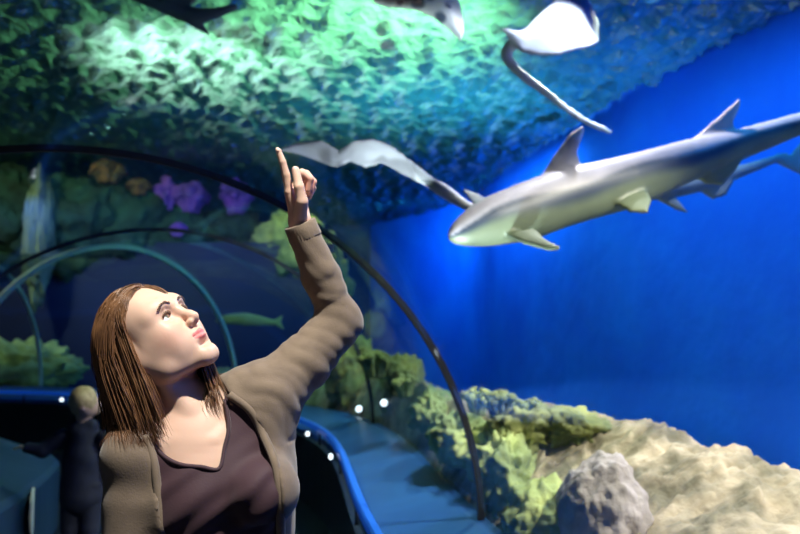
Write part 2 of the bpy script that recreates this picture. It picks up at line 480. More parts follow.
box('ceiling', (-4.9, 12, 6.6), (30, 40, .1), M['ceil'])['kind'] = 'structure'

# water surface from below
xs = np.arange(-13.9, 4.2, .036); ys = np.arange(-3.4, 20.9, .036)
X, Y = np.meshgrid(xs, ys, indexing='ij'); Z = np.zeros_like(X)
rg = np.random.default_rng(5)
for k in range(40):
    lam = rg.uniform(.13, .42); a = rg.normal(1.0, .8); q = 2 * PI / lam
    Z += .021 * lam ** .9 * np.sin(q * (X * math.cos(a) + Y * math.sin(a)) + rg.uniform(0, 6) + 1.1 * np.sin(q * .31 * (X * math.sin(a) - Y * math.cos(a)) + rg.uniform(0, 6)))
V = np.stack([X, Y, 4.20 + Z], 2).reshape(-1, 3); ny = len(ys)
I, J = np.meshgrid(np.arange(len(xs) - 1), np.arange(ny - 1), indexing='ij'); b0 = (I * ny + J).ravel()
Q = np.stack([b0, b0 + ny, b0 + ny + 1, b0 + 1], 1)
wx = np.interp(V[Q[:, 0], 1], WR[:, 1], WR[:, 0]); Q = Q[V[Q[:, 0], 0] < wx - .06]
keep = np.unique(Q); inv = np.zeros(len(V), int); inv[keep] = np.arange(len(keep)); V = V[keep]; Q = inv[Q]
tag(mesh_obj('water_surface', V, Q, M['water']), 'rippled water surface overhead seen from below through the tunnel', 'water', kind='stuff')



# ------------------------------------------------------------------ reef
M['rock'] = mat('pale_reef_rock', (.60, .50, .34), .9, noise_sc=6, col2=(.20, .18, .11), bump=1.0, bump_sc=18, detail=12)
M['rockg'] = mat('green_brown_reef_rock', (.34, .36, .10), .9, noise_sc=4, col2=(.10, .13, .05), bump=1.0, bump_sc=16)
M['rockl'] = mat('lavender_grey_rock', (.56, .50, .46), .9, noise_sc=9, col2=(.34, .30, .25), bump=1.0, bump_sc=22)
M['rockd'] = mat('dark_green_rock', (.05, .13, .08), .95, noise_sc=2.5, col2=(.03, .05, .03), bump=.8, bump_sc=8)
M['rocky'] = mat('yellow_green_algae_rock', (.50, .58, .20), .9, noise_sc=3, col2=(.18, .26, .12), bump=.8, bump_sc=9)
M['rockp'] = mat('pale_ochre_rock', (.36, .40, .24), .9, noise_sc=2, col2=(.2, .25, .15), bump=.6, bump_sc=9)
M['rocko'] = mat('orange_coral', (.40, .16, .06), .8, noise_sc=5, col2=(.12, .08, .04), bump=.6, bump_sc=12)
M['purple'] = mat('purple_coral', (.50, .14, .80), .8, noise_sc=5, col2=(.28, .10, .50), bump=.6, bump_sc=14)
M['olive'] = mat('olive_coral', (.30, .36, .10), .85, noise_sc=12, col2=(.12, .16, .05), bump=.6, bump_sc=30)
M['red'] = mat('reddish_sponge', (.42, .12, .10), .85, noise_sc=10, col2=(.2, .07, .06), bump=.6, bump_sc=30)
M['aqua'] = mat('pale_green_anemone', (.25, .75, .5), .6)

def fbm(p, sc, H=.9, oct_=5, seed=0):
    return noise.fractal(Vector(p) * sc + Vector((seed * 7.3, seed * 3.1, seed * 5.7)), H, 2.0, oct_)

import bmesh
def rock(name, c, r, m, seed, amp=.28, sub=5, rz=0, ridge=0):
    bm = bmesh.new(); bmesh.ops.create_icosphere(bm, subdivisions=sub, radius=1)
    cr, sr = math.cos(rz), math.sin(rz); V = []
    for v in bm.verts:
        n = v.co.normalized()
        q = 1 + amp * fbm(n, 1.1, .7, 6, seed) + amp * .5 * abs(fbm(n, 2.6, .8, 4, seed + 9)) 
        if ridge: q -= ridge * abs(math.sin(3 * n.x + 5 * fbm(n, .9, 1, 2, seed + 3)))
        x, y, z = n.x * r[0] * q, n.y * r[1] * q, n.z * r[2] * q
        v.co = (x * cr - y * sr + c[0], x * sr + y * cr + c[1], max(z + c[2], -.12))
    fs = [tuple(v.index for v in f.verts) for f in bm.faces]; vs = [tuple(v.co) for v in bm.verts]; bm.free()
    return mesh_obj(name, vs, fs, m)

# continuous slope outside the right-hand curb; the crest follows RC
RC = np.array([(2.9, -3.0, 1.10), (2.5, .2, 1.08), (2.1, 1.6, 1.06), (1.52, 2.9, 1.03), (1.27, 3.3, 1.05), (1.06, 3.75, 1.08), (.84, 4.15, 1.14), (.66, 4.5, 1.10), (.44, 5.0, 1.06), (.22, 5.8, 1.05), (-.10, 7.0, 1.12), (-.5, 8.6, 1.2), (-1.2, 10, 1.0), (-3, 11.0, .9)])
RCc = catmull(RC, 7)
FOOT = []
for p in RCc:       # nearest point of the acrylic foot for every crest point
    best = None
    for i in range(NP):
        for t in (0, .5):
            a = np.array(sec(i, AA + .07, 0)) * (1 - t) + np.array(sec(i + 1, AA + .07, 0)) * t
            d = (a[0] - p[0]) ** 2 + (a[1] - p[1]) ** 2
            if best is None or d < best[0]: best = (d, a)
    FOOT.append(best[1])
FOOT = np.array(FOOT)
nu = 42; V = []; n_c = 620
ti = np.linspace(0, len(RCc) - 1, n_c)
for t in ti:
    i = min(int(t), len(RCc) - 2); fr = t - i
    c = RCc[i] * (1 - fr) + RCc[i + 1] * fr; f0 = FOOT[i] * (1 - fr) + FOOT[i + 1] * fr
    out = np.array([c[0] - f0[0], c[1] - f0[1]]); out /= np.linalg.norm(out) + 1e-9
    for k in range(nu * 2):
        s = k / (nu * 2 - 1)
        if s < .55:
            q = s / .55; x = f0[0] * (1 - q) + c[0] * q; y = f0[1] * (1 - q) + c[1] * q; z = .62 + (c[2] - .62) * (q ** .75)
        else:
            q = (s - .55) / .45; x = c[0] + out[0] * q * .9; y = c[1] + out[1] * q * .9; z = c[2] * (1 - q ** 1.6) - .05 * q
        h = fbm((x, y, z), 1.7, .6, 6, 2) * .07 - abs(fbm((x, y, z), 3.2, .7, 5, 5)) * .085 + .03 + abs(fbm((x, y, z), 11, .7, 3, 8)) * .022
        e = min(1, s / .12)
        V.append((x + out[0] * h * .4 * e, y + out[1] * h * .4 * e, max(-.11, z + h * e * (1 if s < .95 else 0))))
Fc = np.array([(i * nu * 2 + k, i * nu * 2 + k + 1, (i + 1) * nu * 2 + k + 1, (i + 1) * nu * 2 + k) for i in range(n_c - 1) for k in range(nu * 2 - 1)])
o = mesh_obj('reef_slope', V, Fc[:, ::-1], M['rock'])
tag(o, 'long pale craggy reef ridge sloping along outside the right tunnel wall', 'reef')

for (px, py, d, r, m, sd, lab, kw) in [
    (602, 520, 3.12, (.17, .24, .25), 'rockl', 1, 'rounded lavender-grey boulder at the front of the reef, smoothest of the rocks', dict(amp=.16)),
    (545, 535, 3.35, (.17, .2, .2), 'rocky', 2, 'yellow-green boulder left of the smooth grey boulder, low against the tunnel wall', dict()),
    (524, 432, 4.05, (.16, .2, .13), 'rockg', 3, 'dark olive outcrop on the crest left of the pale ridge, overhanging a hollow', dict(amp=.4)),
    (575, 430, 3.95, (.17, .2, .10), 'rockg', 4, 'low brown outcrop on the crest right above the smooth grey boulder', dict(amp=.35)),
    (462, 440, 4.5, (.15, .3, .17), 'rocky', 8, 'yellow-green mound directly right of the near arch joint', dict(amp=.4)),
    (438, 414, 5.5, (.15, .25, .16), 'rocky', 9, 'pale green mound directly left of the near arch joint', dict(amp=.4)),
    (505, 480, 3.85, (.14, .25, .2), 'rocky', 10, 'green-yellow lump between near arch joint and lavender boulder', dict(amp=.45)),
    (402, 390, 6.9, (.20, .3, .28), 'rockg', 11, 'dark rounded rock beyond the slope, above the two bright reef lamps', dict(amp=.35)),
    (356, 376, 8.1, (.28, .4, .40), 'rockg', 12, 'olive rock seen just right of the sleeve, below the elbow', dict(amp=.4)),
    (325, 385, 8.8, (.35, .4, .30), 'rocky', 13, 'dim yellow rock half hidden behind the upper arm', dict(amp=.4)),
    (25, 372, 11.4, (.75, .3, .42), 'rocky', 15, 'small yellow rock far away at the left edge beyond the last arch', dict(amp=.5)),
]:
    p = at(px, py, d)
    tag(rock('reef_rock', p, r, M[m], sd, **kw), lab, 'rock')

# rocks standing on top of the dark middle wall
k = 0
for (px, py, d, r, m, lab) in [
    (-10, 215, 12.2, (.9, .6, .8), 'rockd', 'dark green rock at the left edge above the tunnel'),
    (60, 222, 12.4, (.8, .6, .75), 'rockd', 'dark green rock over the far arches, second from the left edge'),
    (120, 222, 12.7, (.7, .5, .75), 'rockd', 'dark green rock carrying orange coral, centre left above the arches'),
    (172, 232, 13.0, (.6, .5, .5), 'rockd', 'dark rock under the first purple coral'),
    (232, 236, 13.2, (.6, .5, .45), 'rockd', 'dark rock under the second purple coral'),
    (292, 246, 13.0, (.55, .5, .62), 'rocky', 'bright yellow-green rock glowing behind the wrist and cuff'),
    (322, 285, 13.0, (.42, .4, .70), 'rocky', 'yellow-green rock low behind the raised forearm'),
    (38, 235, 11.6, (.17, .3, .95), 'rockp', 'tall narrow pale green rock column at the left'),
]:
    k += 1
    tag(rock('reef_rock', at(px, py, d), r, M[m], 40 + k, amp=.35), lab, 'rock')

def coral(name, c, n, spread, h, rad, m, seed, lab, cat='coral', blob=1.6):
    """a cluster of knobbed branches growing from one foot"""
    rr = random.Random(seed); b = MB()
    for i in range(n):
        a = rr.uniform(0, 2 * PI); q = rr.random() ** .5 * spread
        x0, y0 = q * .3 * math.cos(a), q * .3 * math.sin(a); x1, y1 = q * math.cos(a), q * math.sin(a)
        hh = h * rr.uniform(.6, 1.0) * (1.05 - .5 * (q / spread) ** 2)
        P = catmull([(c[0] + x0, c[1] + y0, c[2] - .06), (c[0] + (x0 + x1) / 2 + rr.uniform(-.2, .2) * spread * .4, c[1] + (y0 + y1) / 2, c[2] + hh * .5), (c[0] + x1, c[1] + y1, c[2] + hh)], 5)
        R = [rad * (1 + .25 * math.sin(j * 1.9 + i)) * (1 if j < len(P) - 3 else blob) for j in range(len(P))]; R[-1] *= .55; R[0] = rad * 1.2
        b.add(tube(P, R, 8))
    return tag(b.build(name, m), lab, cat)
for (px, py, d, n, sp, h, rad, m, lab) in [
    (166, 206, 12.6, 26, .22, .50, .045, 'purple', 'small purple coral glowing above the head, leftmost of the purple ones'),
    (190, 208, 12.7, 34, .34, .46, .055, 'purple', 'brightest purple coral glowing above the head of the woman'),
    (236, 210, 12.8, 34, .30, .60, .050, 'purple', 'dark purple coral leaning right, nearest the pointing hand'),
    (178, 232, 12.3, 10, .14, .16, .05, 'purple', 'tiny violet coral dot right under the purple corals'),
    (108, 178, 12.1, 26, .28, .3, .055, 'rocko', 'orange coral on the dark rocks above the far arches'),
    (138, 190, 12.3, 18, .20, .2, .05, 'rocko', 'smaller orange coral to the lower right of the large orange one'),
    (500, 408, 4.25, 40, .12, .10, .014, 'olive', 'knobbly olive coral on the crest between arch joint and ridge'),
    (478, 404, 4.55, 30, .10, .10, .014, 'rocky', 'pale branching coral on the crest closest to the near arch joint'),
    (530, 414, 4.1, 30, .10, .09, .013, 'olive', 'low olive coral at the left end of the pale ridge'),
    (375, 370, 6.6, 26, .16, .18, .022, 'olive', 'tall olive coral right of the elbow at the far end of the reef'),
    (405, 388, 5.7, 22, .12, .10, .018, 'rocky', 'short yellow coral between the elbow and the near arch joint'),
    (503, 502, 3.75, 26, .07, .07, .012, 'red', 'reddish sponge low on the slope right of the near arch joint'),
    (492, 478, 3.95, 14, .03, .05, .010, 'aqua', 'small mint green anemone on the slope above the reddish sponge'),
    (474, 468, 4.2, 22, .07, .10, .014, 'rocky', 'yellow coral tuft on the slope just right of the lower near arch joint'),
]:
    coral('coral', at(px, py, d), n, sp, h, rad, M[m], int(px * 3 + py), lab)
for px, py, d, lab in ((359, 409, 7.3, 'left of two bright round reef lamps below the elbow'), (384, 403, 6.6, 'right of two bright round reef lamps below the elbow')):
    c = at(px, py, d); t = empty('reef_lamp', c); tag(t, lab, 'lamp')
    b = MB().add(tube([c, c + np.array([.02, .10, -.02])], [.036, .03], 14)); b.build('housing', M['curbface'], t)
    mesh_obj('lens', *tube([c - np.array([.0, .008, 0]), c], [.026, .030], 14), M['dotlamp'], t)

# white oval plaque on the inner curb face, low at the left
i_ = 28
p = np.array(sec(i_, -.797, .34)); th = PLAN[i_][2]; tdir = np.array([-math.sin(th), math.cos(th), 0]); nd = np.array([math.cos(th), math.sin(th), 0])
V = []
for dd in (0, .012):
    for a in np.linspace(0, 2 * PI, 28, endpoint=False): V.append(p + nd * dd + tdir * .20 * math.cos(a) + np.array([0, 0, .15 * math.sin(a)]))
tag(mesh_obj('oval_plaque', V, [tuple(range(28, 56)), tuple(range(28))[::-1]] + [(a, (a + 1) % 28, (a + 1) % 28 + 28, a + 28) for a in range(28)], M['lampoval'] if 'lampoval' in M else mat('white_enamel', (.75, .8, .8), .4), smooth=False), 'white oval plaque on the side of the left curb', 'plaque')

# ------------------------------------------------------------------ fish (each one continuous skin)
M['fish'] = mat('shark_skin', (1, 1, 1), .45, vcol=True, noise_sc=9, noise_amt=.15, col2=(.85, .85, .85))
M['ray'] = mat('ray_skin', (1, 1, 1), .5, vcol=True)

def fish_body(name, P, H, Wd, fins, color, lab, cat, h=.012, up=(0, 0, 1), m='fish'):
    """P spine points; H half heights; Wd flattening; fins = list of 3D outlines with thickness"""
    P = np.asarray(P, float)
    Pc = catmull(P, 5); t = np.linspace(0, len(P) - 1, len(Pc)); Hc = np.interp(t, range(len(P)), H)
    lo = Pc.min(0) - max(H) - .05; hi = Pc.max(0) + max(H) + .05
    for fn in fins: lo = np.minimum(lo, fn[0].min(0) - .06); hi = np.maximum(hi, fn[0].max(0) + .06)
    fd = Field(*[np.arange(lo[i], hi[i] + h, h) for i in range(3)])
    T = Pc[-1] - Pc[0]; T /= np.linalg.norm(T); side = np.cross(T, up); side /= np.linalg.norm(side)
    fd.chain(Pc, Hc, .02, sq=(side, Wd))
    for poly, th in fins:
        poly = np.asarray(poly, float); c = poly.mean(0); u = poly[1] - poly[0]; u /= np.linalg.norm(u)
        nn = np.zeros(3)
        for i in range(len(poly)): nn += np.cross(poly[i] - c, poly[(i + 1) % len(poly)] - c)
        nn /= np.linalg.norm(nn); v = np.cross(nn, u)
        p2 = [((q - c).dot(u), (q - c).dot(v)) for q in poly]
        def f(X, Y, Z):
            x, y, z = X - c[0], Y - c[1], Z - c[2]
            a = x * u[0] + y * u[1] + z * u[2]; b = x * v[0] + y * v[1] + z * v[2]; w_ = x * nn[0] + y * nn[1] + z * nn[2]
            d2 = poly_sd(a, b, p2)
            tt = h * .75 + th * np.clip(-d2 / .10, 0, 1) ** .7
            return np.maximum(d2, (np.abs(w_) - tt) * .8)
        fd.op(f, poly.min(0) - .02, poly.max(0) + .02, .015)
    V, Q = fd.mesh()
    o = mesh_obj(name, V, Q, M[m], cols=color(V))
    smooth_mod(o, 3, .5)
    return tag(o, lab, cat)

def lerp(a, b, t): return np.asarray(a)[None] * (1 - t[:, None]) + np.asarray(b)[None] * t[:, None]
def sstep(x, a, b): t = np.clip((x - a) / (b - a), 0, 1); return t * t * (3 - 2 * t)

# large reef shark
sp = [(453, 236, 3.62, 5), (466, 231, 3.66, 14), (490, 222, 3.72, 23), (525, 212, 3.80, 28), (570, 196, 3.88, 28), (630, 181, 3.98, 26), (690, 160, 4.06, 20), (750, 141, 4.12, 14), (805, 122, 4.12, 10), (860, 104, 4.02, 7), (900, 92, 3.92, 5)]
SP = [at(a, b, d) for a, b, d, _ in sp]; SH = [q * d / 778 for _, _, d, q in sp]
def fin(pts, d): return np.array([at(a, b, d + dd) for a, b, dd in pts])
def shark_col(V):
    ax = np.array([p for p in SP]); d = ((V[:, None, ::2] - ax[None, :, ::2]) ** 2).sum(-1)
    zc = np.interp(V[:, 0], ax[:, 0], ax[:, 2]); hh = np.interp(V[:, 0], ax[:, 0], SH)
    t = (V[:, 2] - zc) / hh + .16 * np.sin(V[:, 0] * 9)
    c = lerp((.17, .21, .13), (.03, .05, .085), sstep(t, -.45, .05)); s = sstep(t, .22, .5)  # dark flank paints in shade, pale back band the top light; belly is countershading
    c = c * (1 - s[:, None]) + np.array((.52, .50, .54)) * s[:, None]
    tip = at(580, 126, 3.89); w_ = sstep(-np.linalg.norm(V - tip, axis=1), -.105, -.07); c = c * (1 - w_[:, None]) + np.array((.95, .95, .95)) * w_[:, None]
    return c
SF = [(fin([(538, 180, 0), (552, 158, 0), (570, 134, 0), (583, 125, 0), (584, 132, 0), (577, 152, 0), (583, 174, 0)], 3.87), .016),
      (fin([(682, 148, 0), (705, 128, 0), (728, 108, 0), (740, 97, 0), (741, 104, 0), (733, 122, 0), (737, 136, 0), (730, 148, 0)], 4.09), .014),
      (fin([(505, 234, -.10), (535, 230, -.10), (546, 240, -.28), (562, 249, -.42), (548, 249, -.40), (522, 243, -.25)], 3.78), .016),
      (fin([(478, 210, .10), (500, 205, .10), (480, 198, .32), (462, 186, .45), (466, 197, .35)], 3.74), .014),
      (fin([(606, 196, -.05), (645, 188, -.05), (652, 200, -.10), (648, 213, -.16), (630, 212, -.14), (618, 204, -.1)], 3.95), .012),
      (fin([(690, 172, -.02), (745, 155, 0), (735, 172, 0), (722, 186, 0), (705, 184, 0)], 4.08), .012),
      (fin([(860, 104, 0), (905, 92, 0), (950, 50, 0), (985, 30, 0), (960, 75, 0), (930, 105, 0), (940, 130, 0), (915, 125, 0), (880, 112, 0)], 3.96), .012)]
fish_body('reef_shark', SP, SH, .78, SF, shark_col, 'large grey reef shark with white-tipped dorsal fin gliding left beyond the right wall', 'shark')

# ghost reflection of a shark, modelled as a solid body below the first one
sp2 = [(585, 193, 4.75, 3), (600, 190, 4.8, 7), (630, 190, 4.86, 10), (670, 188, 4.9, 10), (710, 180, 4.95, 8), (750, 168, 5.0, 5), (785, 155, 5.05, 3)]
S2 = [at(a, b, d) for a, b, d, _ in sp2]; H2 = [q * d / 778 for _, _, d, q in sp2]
fish_body('shark_reflection', S2, H2, .8, [(fin([(650, 196, 0), (675, 196, 0), (690, 214, 0), (676, 210, 0)], 4.88), .01), (fin([(690, 184, 0), (735, 180, 0), (726, 196, 0), (712, 200, 0)], 4.95), .01), (fin([(605, 184, 0), (625, 180, 0), (598, 172, 0)], 4.83), .01), (fin([(770, 160, 0), (790, 155, 0), (815, 125, 0), (800, 160, 0), (812, 180, 0)], 5.04), .01)],
          lambda V: np.tile((.16, .22, .26), (len(V), 1)), 'dark shark reflection modelled as a solid body, partly hidden below the large reef shark', 'shark', up=(0, 0, 1))

# rays: flat kite-shaped bodies with arched wings and a long thin tail
def ray_fish(name, outline, d, tilt, tail, th, color, lab, h=.014, mbump=.06):
    """outline in frame coordinates, each with its own extra distance"""
    P = np.array([at(a, b, d + dd) for a, b, dd in outline]); c = P.mean(0)
    U, S_, Vt = np.linalg.svd(P - c); u, v, nn = Vt
    if nn[2] < 0: nn = -nn
    p2 = [((q - c).dot(u), (q - c).dot(v)) for q in P]
    tl = [(at(a, b, d + dd), r) for a, b, dd, r in tail]
    allp = np.vstack([P] + [t[0][None] for t in tl]) if tl else P
    lo = allp.min(0) - .12; hi = allp.max(0) + .12
    fd = Field(*[np.arange(lo[i], hi[i] + h, h) for i in range(3)])
    R = max(np.abs(p2).max(), .1)
    def f(X, Y, Z):
        x, y, z = X - c[0], Y - c[1], Z - c[2]
        a = x * u[0] + y * u[1] + z * u[2]; b = x * v[0] + y * v[1] + z * v[2]; w_ = x * nn[0] + y * nn[1] + z * nn[2]
        w_ = w_ - mbump * np.cos(a / R * 3.2) - .02 * np.sin(b / R * 5)
        d2 = poly_sd(a, b, p2)
        return np.maximum(d2, (np.abs(w_) - (h * .7 + th * np.clip(-d2 / (.5 * R), 0, 1) ** .8)) * .7)
    fd.op(f, P.min(0) - .1, P.max(0) + .1, .02)
    if tl: 
        tp = catmull([t[0] for t in tl], 4); tr = np.interp(np.linspace(0, len(tl) - 1, len(tp)), range(len(tl)), [t[1] for t in tl])
        fd.chain(tp, np.maximum(tr, h * .75), .02)
    V, Q = fd.mesh(); o = mesh_obj(name, V, Q, M['ray'], cols=color(V)); smooth_mod(o, 4, .5)
    return tag(o, lab, 'ray')
white = lambda V: np.tile((.42, .50, .60), (len(V), 1)) * (1 - .25 * sstep(sines(V.T, 3, 6, 2), .2, .9))[:, None]
ray_fish('stingray', [(497, 30, 0), (520, 33, 0), (545, 12, .1), (560, -12, .2), (590, -10, .3), (603, 20, .3), (600, 42, .2), (585, 53, .1), (560, 56, 0), (540, 50, -.05), (528, 42, -.1)], 4.6, 0,
         [(520, 38, 0, .035), (506, 54, .05, .03), (521, 74, .1, .026), (545, 92, .15, .022), (580, 118, .2, .018), (610, 132, .3, .016)], .06, white, 'pale stingray with broad rounded wing and trailing tail, upper right of centre')
def spot_col(V):
    c = np.tile((.66, .76, .70), (len(V), 1))
    for px, py, rr in ((418, 8, .035), (440, 22, .03), (400, 4, .02), (448, 8, .018), (430, 2, .02)):
        q = at(px, py, 4.2); w_ = sstep(-np.hypot(V[:, 0] - q[0], V[:, 2] - q[2]), -rr * 1.3, -rr * .8); c = c * (1 - w_[:, None]) + np.array((.06, .12, .16)) * w_[:, None]
    return c
ray_fish('spotted_ray', [(372, -6, 0), (390, 6, 0), (410, 17, 0), (436, 30, 0), (463, 39, 0), (466, 25, .05), (462, 8, .1), (452, -14, .1), (420, -24, .1)], 4.2, 0, [(452, -14, .1, .03), (440, -60, .2, .02)], .04, spot_col, 'pale ray with dark spots cut by the top edge of the view')
ray_fish('guitarfish', [(274, 150, .3), (296, 142, .25), (322, 140, .2), (338, 150, .14), (352, 141, .1), (372, 138, .05), (390, 144, .02), (412, 160, 0), (440, 182, -.05), (462, 198, -.1), (478, 210, -.14), (450, 202, -.06), (425, 186, 0), (402, 174, .04), (384, 164, .08), (366, 168, .1), (350, 162, .12), (334, 168, .16), (318, 162, .2), (300, 155, .25)], 3.9, 0,
         [(440, 188, -.05, .03), (465, 205, -.12, .02), (490, 214, -.18, .012)], .03, lambda V: np.tile((.80, .84, .88), (len(V), 1)) * (1 - .5 * sstep(sines(V.T, 8, 22, 2), .1, .6))[:, None], 'long pale blotched ray-like fish swimming above the pointing hand', h=.010, mbump=.0)

def plain(c): return lambda V: np.tile(c, (len(V), 1))
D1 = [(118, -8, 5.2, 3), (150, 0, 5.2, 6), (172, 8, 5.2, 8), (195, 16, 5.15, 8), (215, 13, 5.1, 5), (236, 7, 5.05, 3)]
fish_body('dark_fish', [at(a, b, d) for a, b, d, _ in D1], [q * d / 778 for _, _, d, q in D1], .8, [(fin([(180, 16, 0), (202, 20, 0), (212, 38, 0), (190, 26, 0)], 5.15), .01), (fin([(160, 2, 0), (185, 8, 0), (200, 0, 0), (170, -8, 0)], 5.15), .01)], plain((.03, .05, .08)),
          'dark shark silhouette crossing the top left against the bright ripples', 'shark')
D2 = [(216, 321, 10.9, 1.5), (228, 319, 10.9, 4.5), (245, 319, 10.9, 6), (262, 321, 10.9, 4.5), (276, 323, 10.9, 2)]
fish_body('reef_fish', [at(a, b, d) for a, b, d, _ in D2], [q * d / 778 for _, _, d, q in D2], .6, [(fin([(270, 322, 0), (284, 314, 0), (281, 322, 0), (285, 331, 0)], 10.9), .01)], plain((.40, .46, .20)),
          'slender olive fish in the dark water between the face and the raised arm', 'fish', h=.02)

# ------------------------------------------------------------------ the woman
M['skin'] = mat('fair_skin', (1, 1, 1), .48, vcol=True, sss=.12, spec=.35, bump=.06, bump_sc=180)
M['hair'] = mat('brown_hair', (.24, .115, .05), .36, noise_sc=30, col2=(.13, .06, .028), spec=.6)
M['brow'] = mat('brow_hair', (.15, .08, .05), .7)
M['top'] = mat('maroon_jersey', (.050, .017, .026), .75, noise_sc=6, col2=(.040, .013, .021), bump=.25, bump_sc=260, sheen=.15)
M['knit'] = mat('taupe_knit', (.20, .145, .10), .9, noise_sc=25, col2=(.16, .115, .08), bump=.5, bump_sc=300, sheen=.2)
M['jeans'] = mat('dark_denim', (.02, .03, .07), .8, bump=.3, bump_sc=200)
M['shoe'] = mat('black_shoe', (.02, .02, .02), .5)
M['eye'] = mat('eye', (1, 1, 1), .08, vcol=True, coat=1)

def nrm(v): v = np.asarray(v, float); return v / np.linalg.norm(v)
HF = nrm((.70, -.31, .64)); HU = np.array((-.67, 0, .74)); HU = nrm(HU - HF * HU.dot(HF)); HL = np.cross(HU, HF)
HM = np.stack([HF, HU, HL])
HC = at(147, 337, 1.56)
def H(f, u, l): return HC + f * HF + u * HU + l * HL
def W(px, py, d): return at(px, py, d)
SR, SL = W(136, 455, 1.52), W(266, 395, 1.62)
S = nrm(W(262, 420, 1.62) - W(132, 445, 1.52)); NF = nrm(np.cross(S, (0, 0, 1))); UP = np.cross(NF, S); UP = UP if UP[2] > 0 else -UP
ELB, WRI = W(340, 323, 1.70), W(300, 224, 1.645)
RE, RW = W(128, 590, 1.50), W(140, 705, 1.46)
PEL = W(222, 665, 1.60)
HIPS = [PEL + S * q * .085 + np.array((0, 0, -.03)) for q in (-1, 1)]
KN = [HIPS[i] * [1, 1, 0] + NF * .02 + [0, 0, .50] for i in (0, 1)]
AN = [HIPS[i] * [1, 1, 0] - NF * .01 + [0, 0, .09] for i in (0, 1)]

def torso(fd, o, lower=True):
    q = (NF, .70)
    fd.chain([W(196, 446, 1.57), W(210, 490, 1.58), W(215, 540, 1.59), W(218, 590, 1.60), W(221, 650, 1.60), W(222, 690, 1.60)], [.095 + o, .142 + o, .132 + o, .120 + o, .155 + o, .150 + o], .05, sq=q)
    fd.chain([SR, W(165, 442, 1.555), W(190, 432, 1.575)], [.048 + o, .044 + o, .045 + o], .03)
    fd.chain([SL, W(232, 408, 1.60), W(198, 428, 1.58)], [.050 + o, .046 + o, .045 + o], .03)
    fd.cap(SL + (W(222, 470, 1.6) - SL) * .1, W(240, 470, 1.60), .06 + o, .09 + o, .04)
    for px, py in ((252, 484), (193, 494)):
        fd.ell(W(px, py, 1.58) + NF * .072, (.060 + o, .052 + o, .056 + o), np.stack([S, NF, UP]), .03)
def arm_raised(fd, o, taper=0):
    fd.chain([SL, ELB], [.046 + o, .037 + o], .02); fd.chain([ELB, (ELB + WRI) / 2, WRI], [.036 + o, .032 + o, .0235 + o + taper], .015)
def arm_down(fd, o):
    fd.chain([SR, RE], [.045 + o, .036 + o], .02); fd.chain([RE, RW], [.036 + o, .024 + o], .015)
def legs(fd, o):
    for i in (0, 1):
        fd.chain([HIPS[i], KN[i], AN[i]], [.085 + o, .055 + o, .038 + o], .03)

def hand(fd, wrist, fingers, thumb, knuck):
    kk = .007
    for i, K in enumerate(knuck): fd.cap(wrist + (K - wrist) * .15, K, .017, .0105, .012)
    for (P, R) in fingers: fd.chain(P, R, .0025)
    fd.chain(thumb[0], thumb[1], .004)

ax = axis(-.82, (-.63, .01), (-.13, .0024)), axis(1.30, (1.40, .01), (1.73, .0024), (1.86, .01)), axis(-.012, (.12, .006), (.62, .012), (.82, .004), (1.36, .012), (1.98, .0024))
B = Field(*ax)
torso(B, 0); arm_raised(B, 0); arm_down(B, 0); legs(B, 0)
for i in (0, 1):
    B.chain([AN[i] + [0, 0, -.035] - NF * .03, AN[i] + NF * .08 + [0, 0, -.052], AN[i] + NF * .15 + [0, 0, -.058]], [.034, .030, .024], .02)
# neck
B.chain([W(190, 440, 1.585), W(180, 405, 1.585), H(-.022, -.065, 0)], [.060, .053, .055], .03)
B.chain([W(214, 447, 1.555), W(190, 410, 1.54), H(-.005, -.05, -.058)], [.010, .012, .012], .02)  # neck muscle
B.chain([W(150, 445, 1.50), W(178, 442, 1.515), W(206, 444, 1.520)], [.010, .009, .010], .018)      # collar bones
B.chain([W(216, 441, 1.525), W(232, 424, 1.555), W(246, 405, 1.575)], [.010, .009, .010], .018)
# head
def hell(f, u, l, r, k=.02, mode='add', M_=None): B.ell(H(f, u, l), r, HM if M_ is None else M_, k, mode)
hell(.009, .023, 0, (.070, .075, .072), .03)
hell(.030, -.012, 0, (.060, .082, .064), .03)
hell(.040, -.066, 0, (.044, .046, .048), .03)
for s in (-1, 1):
    hell(.032, -.046, s * .046, (.038, .044, .020), .025)
    hell(.012, -.048, s * .056, (.034, .034, .016), .025)
    hell(.040, .018, s * .044, (.040, .036, .022), .025)
for s in (-1, 1):
    B.chain([H(-.002, -.050, s * .060), H(.020, -.086, s * .050), H(.070, -.109, s * .014)], [.014, .014, .013], .025)
    hell(.060, -.034, s * .040, (.024, .022, .022), .022)
    hell(.058, -.062, s * .034, (.020, .026, .018), .02)
B.cap(H(.075, -.110, -.008), H(.075, -.110, .008), .0165, .0165, .018)
for s in (-1, 1): B.chain([H(.080, .012, s * .008), H(.078, .016, s * .030), H(.062, .012, s * .050)], [.012, .011, .010], .02)
hell(.070, -.072, 0, (.023, .028, .031), .02)
# eye sockets, eyelids
for s in (-1, 1):
    hell(.092, -.008, s * .030, (.016, .0125, .017), .014, 'sub')
    hell(.0685, -.009, s * .031, (.0158, .0150, .0162), .006)
    hell(.086, -.0095, s * .0320, (.013, .0056, .0142), .0015, 'sub')
    B.chain([H(.0835, .0005, s * .019), H(.0850, .0025, s * .030), H(.0765, -.001, s * .044)], [.0018, .0022, .0018], .004)
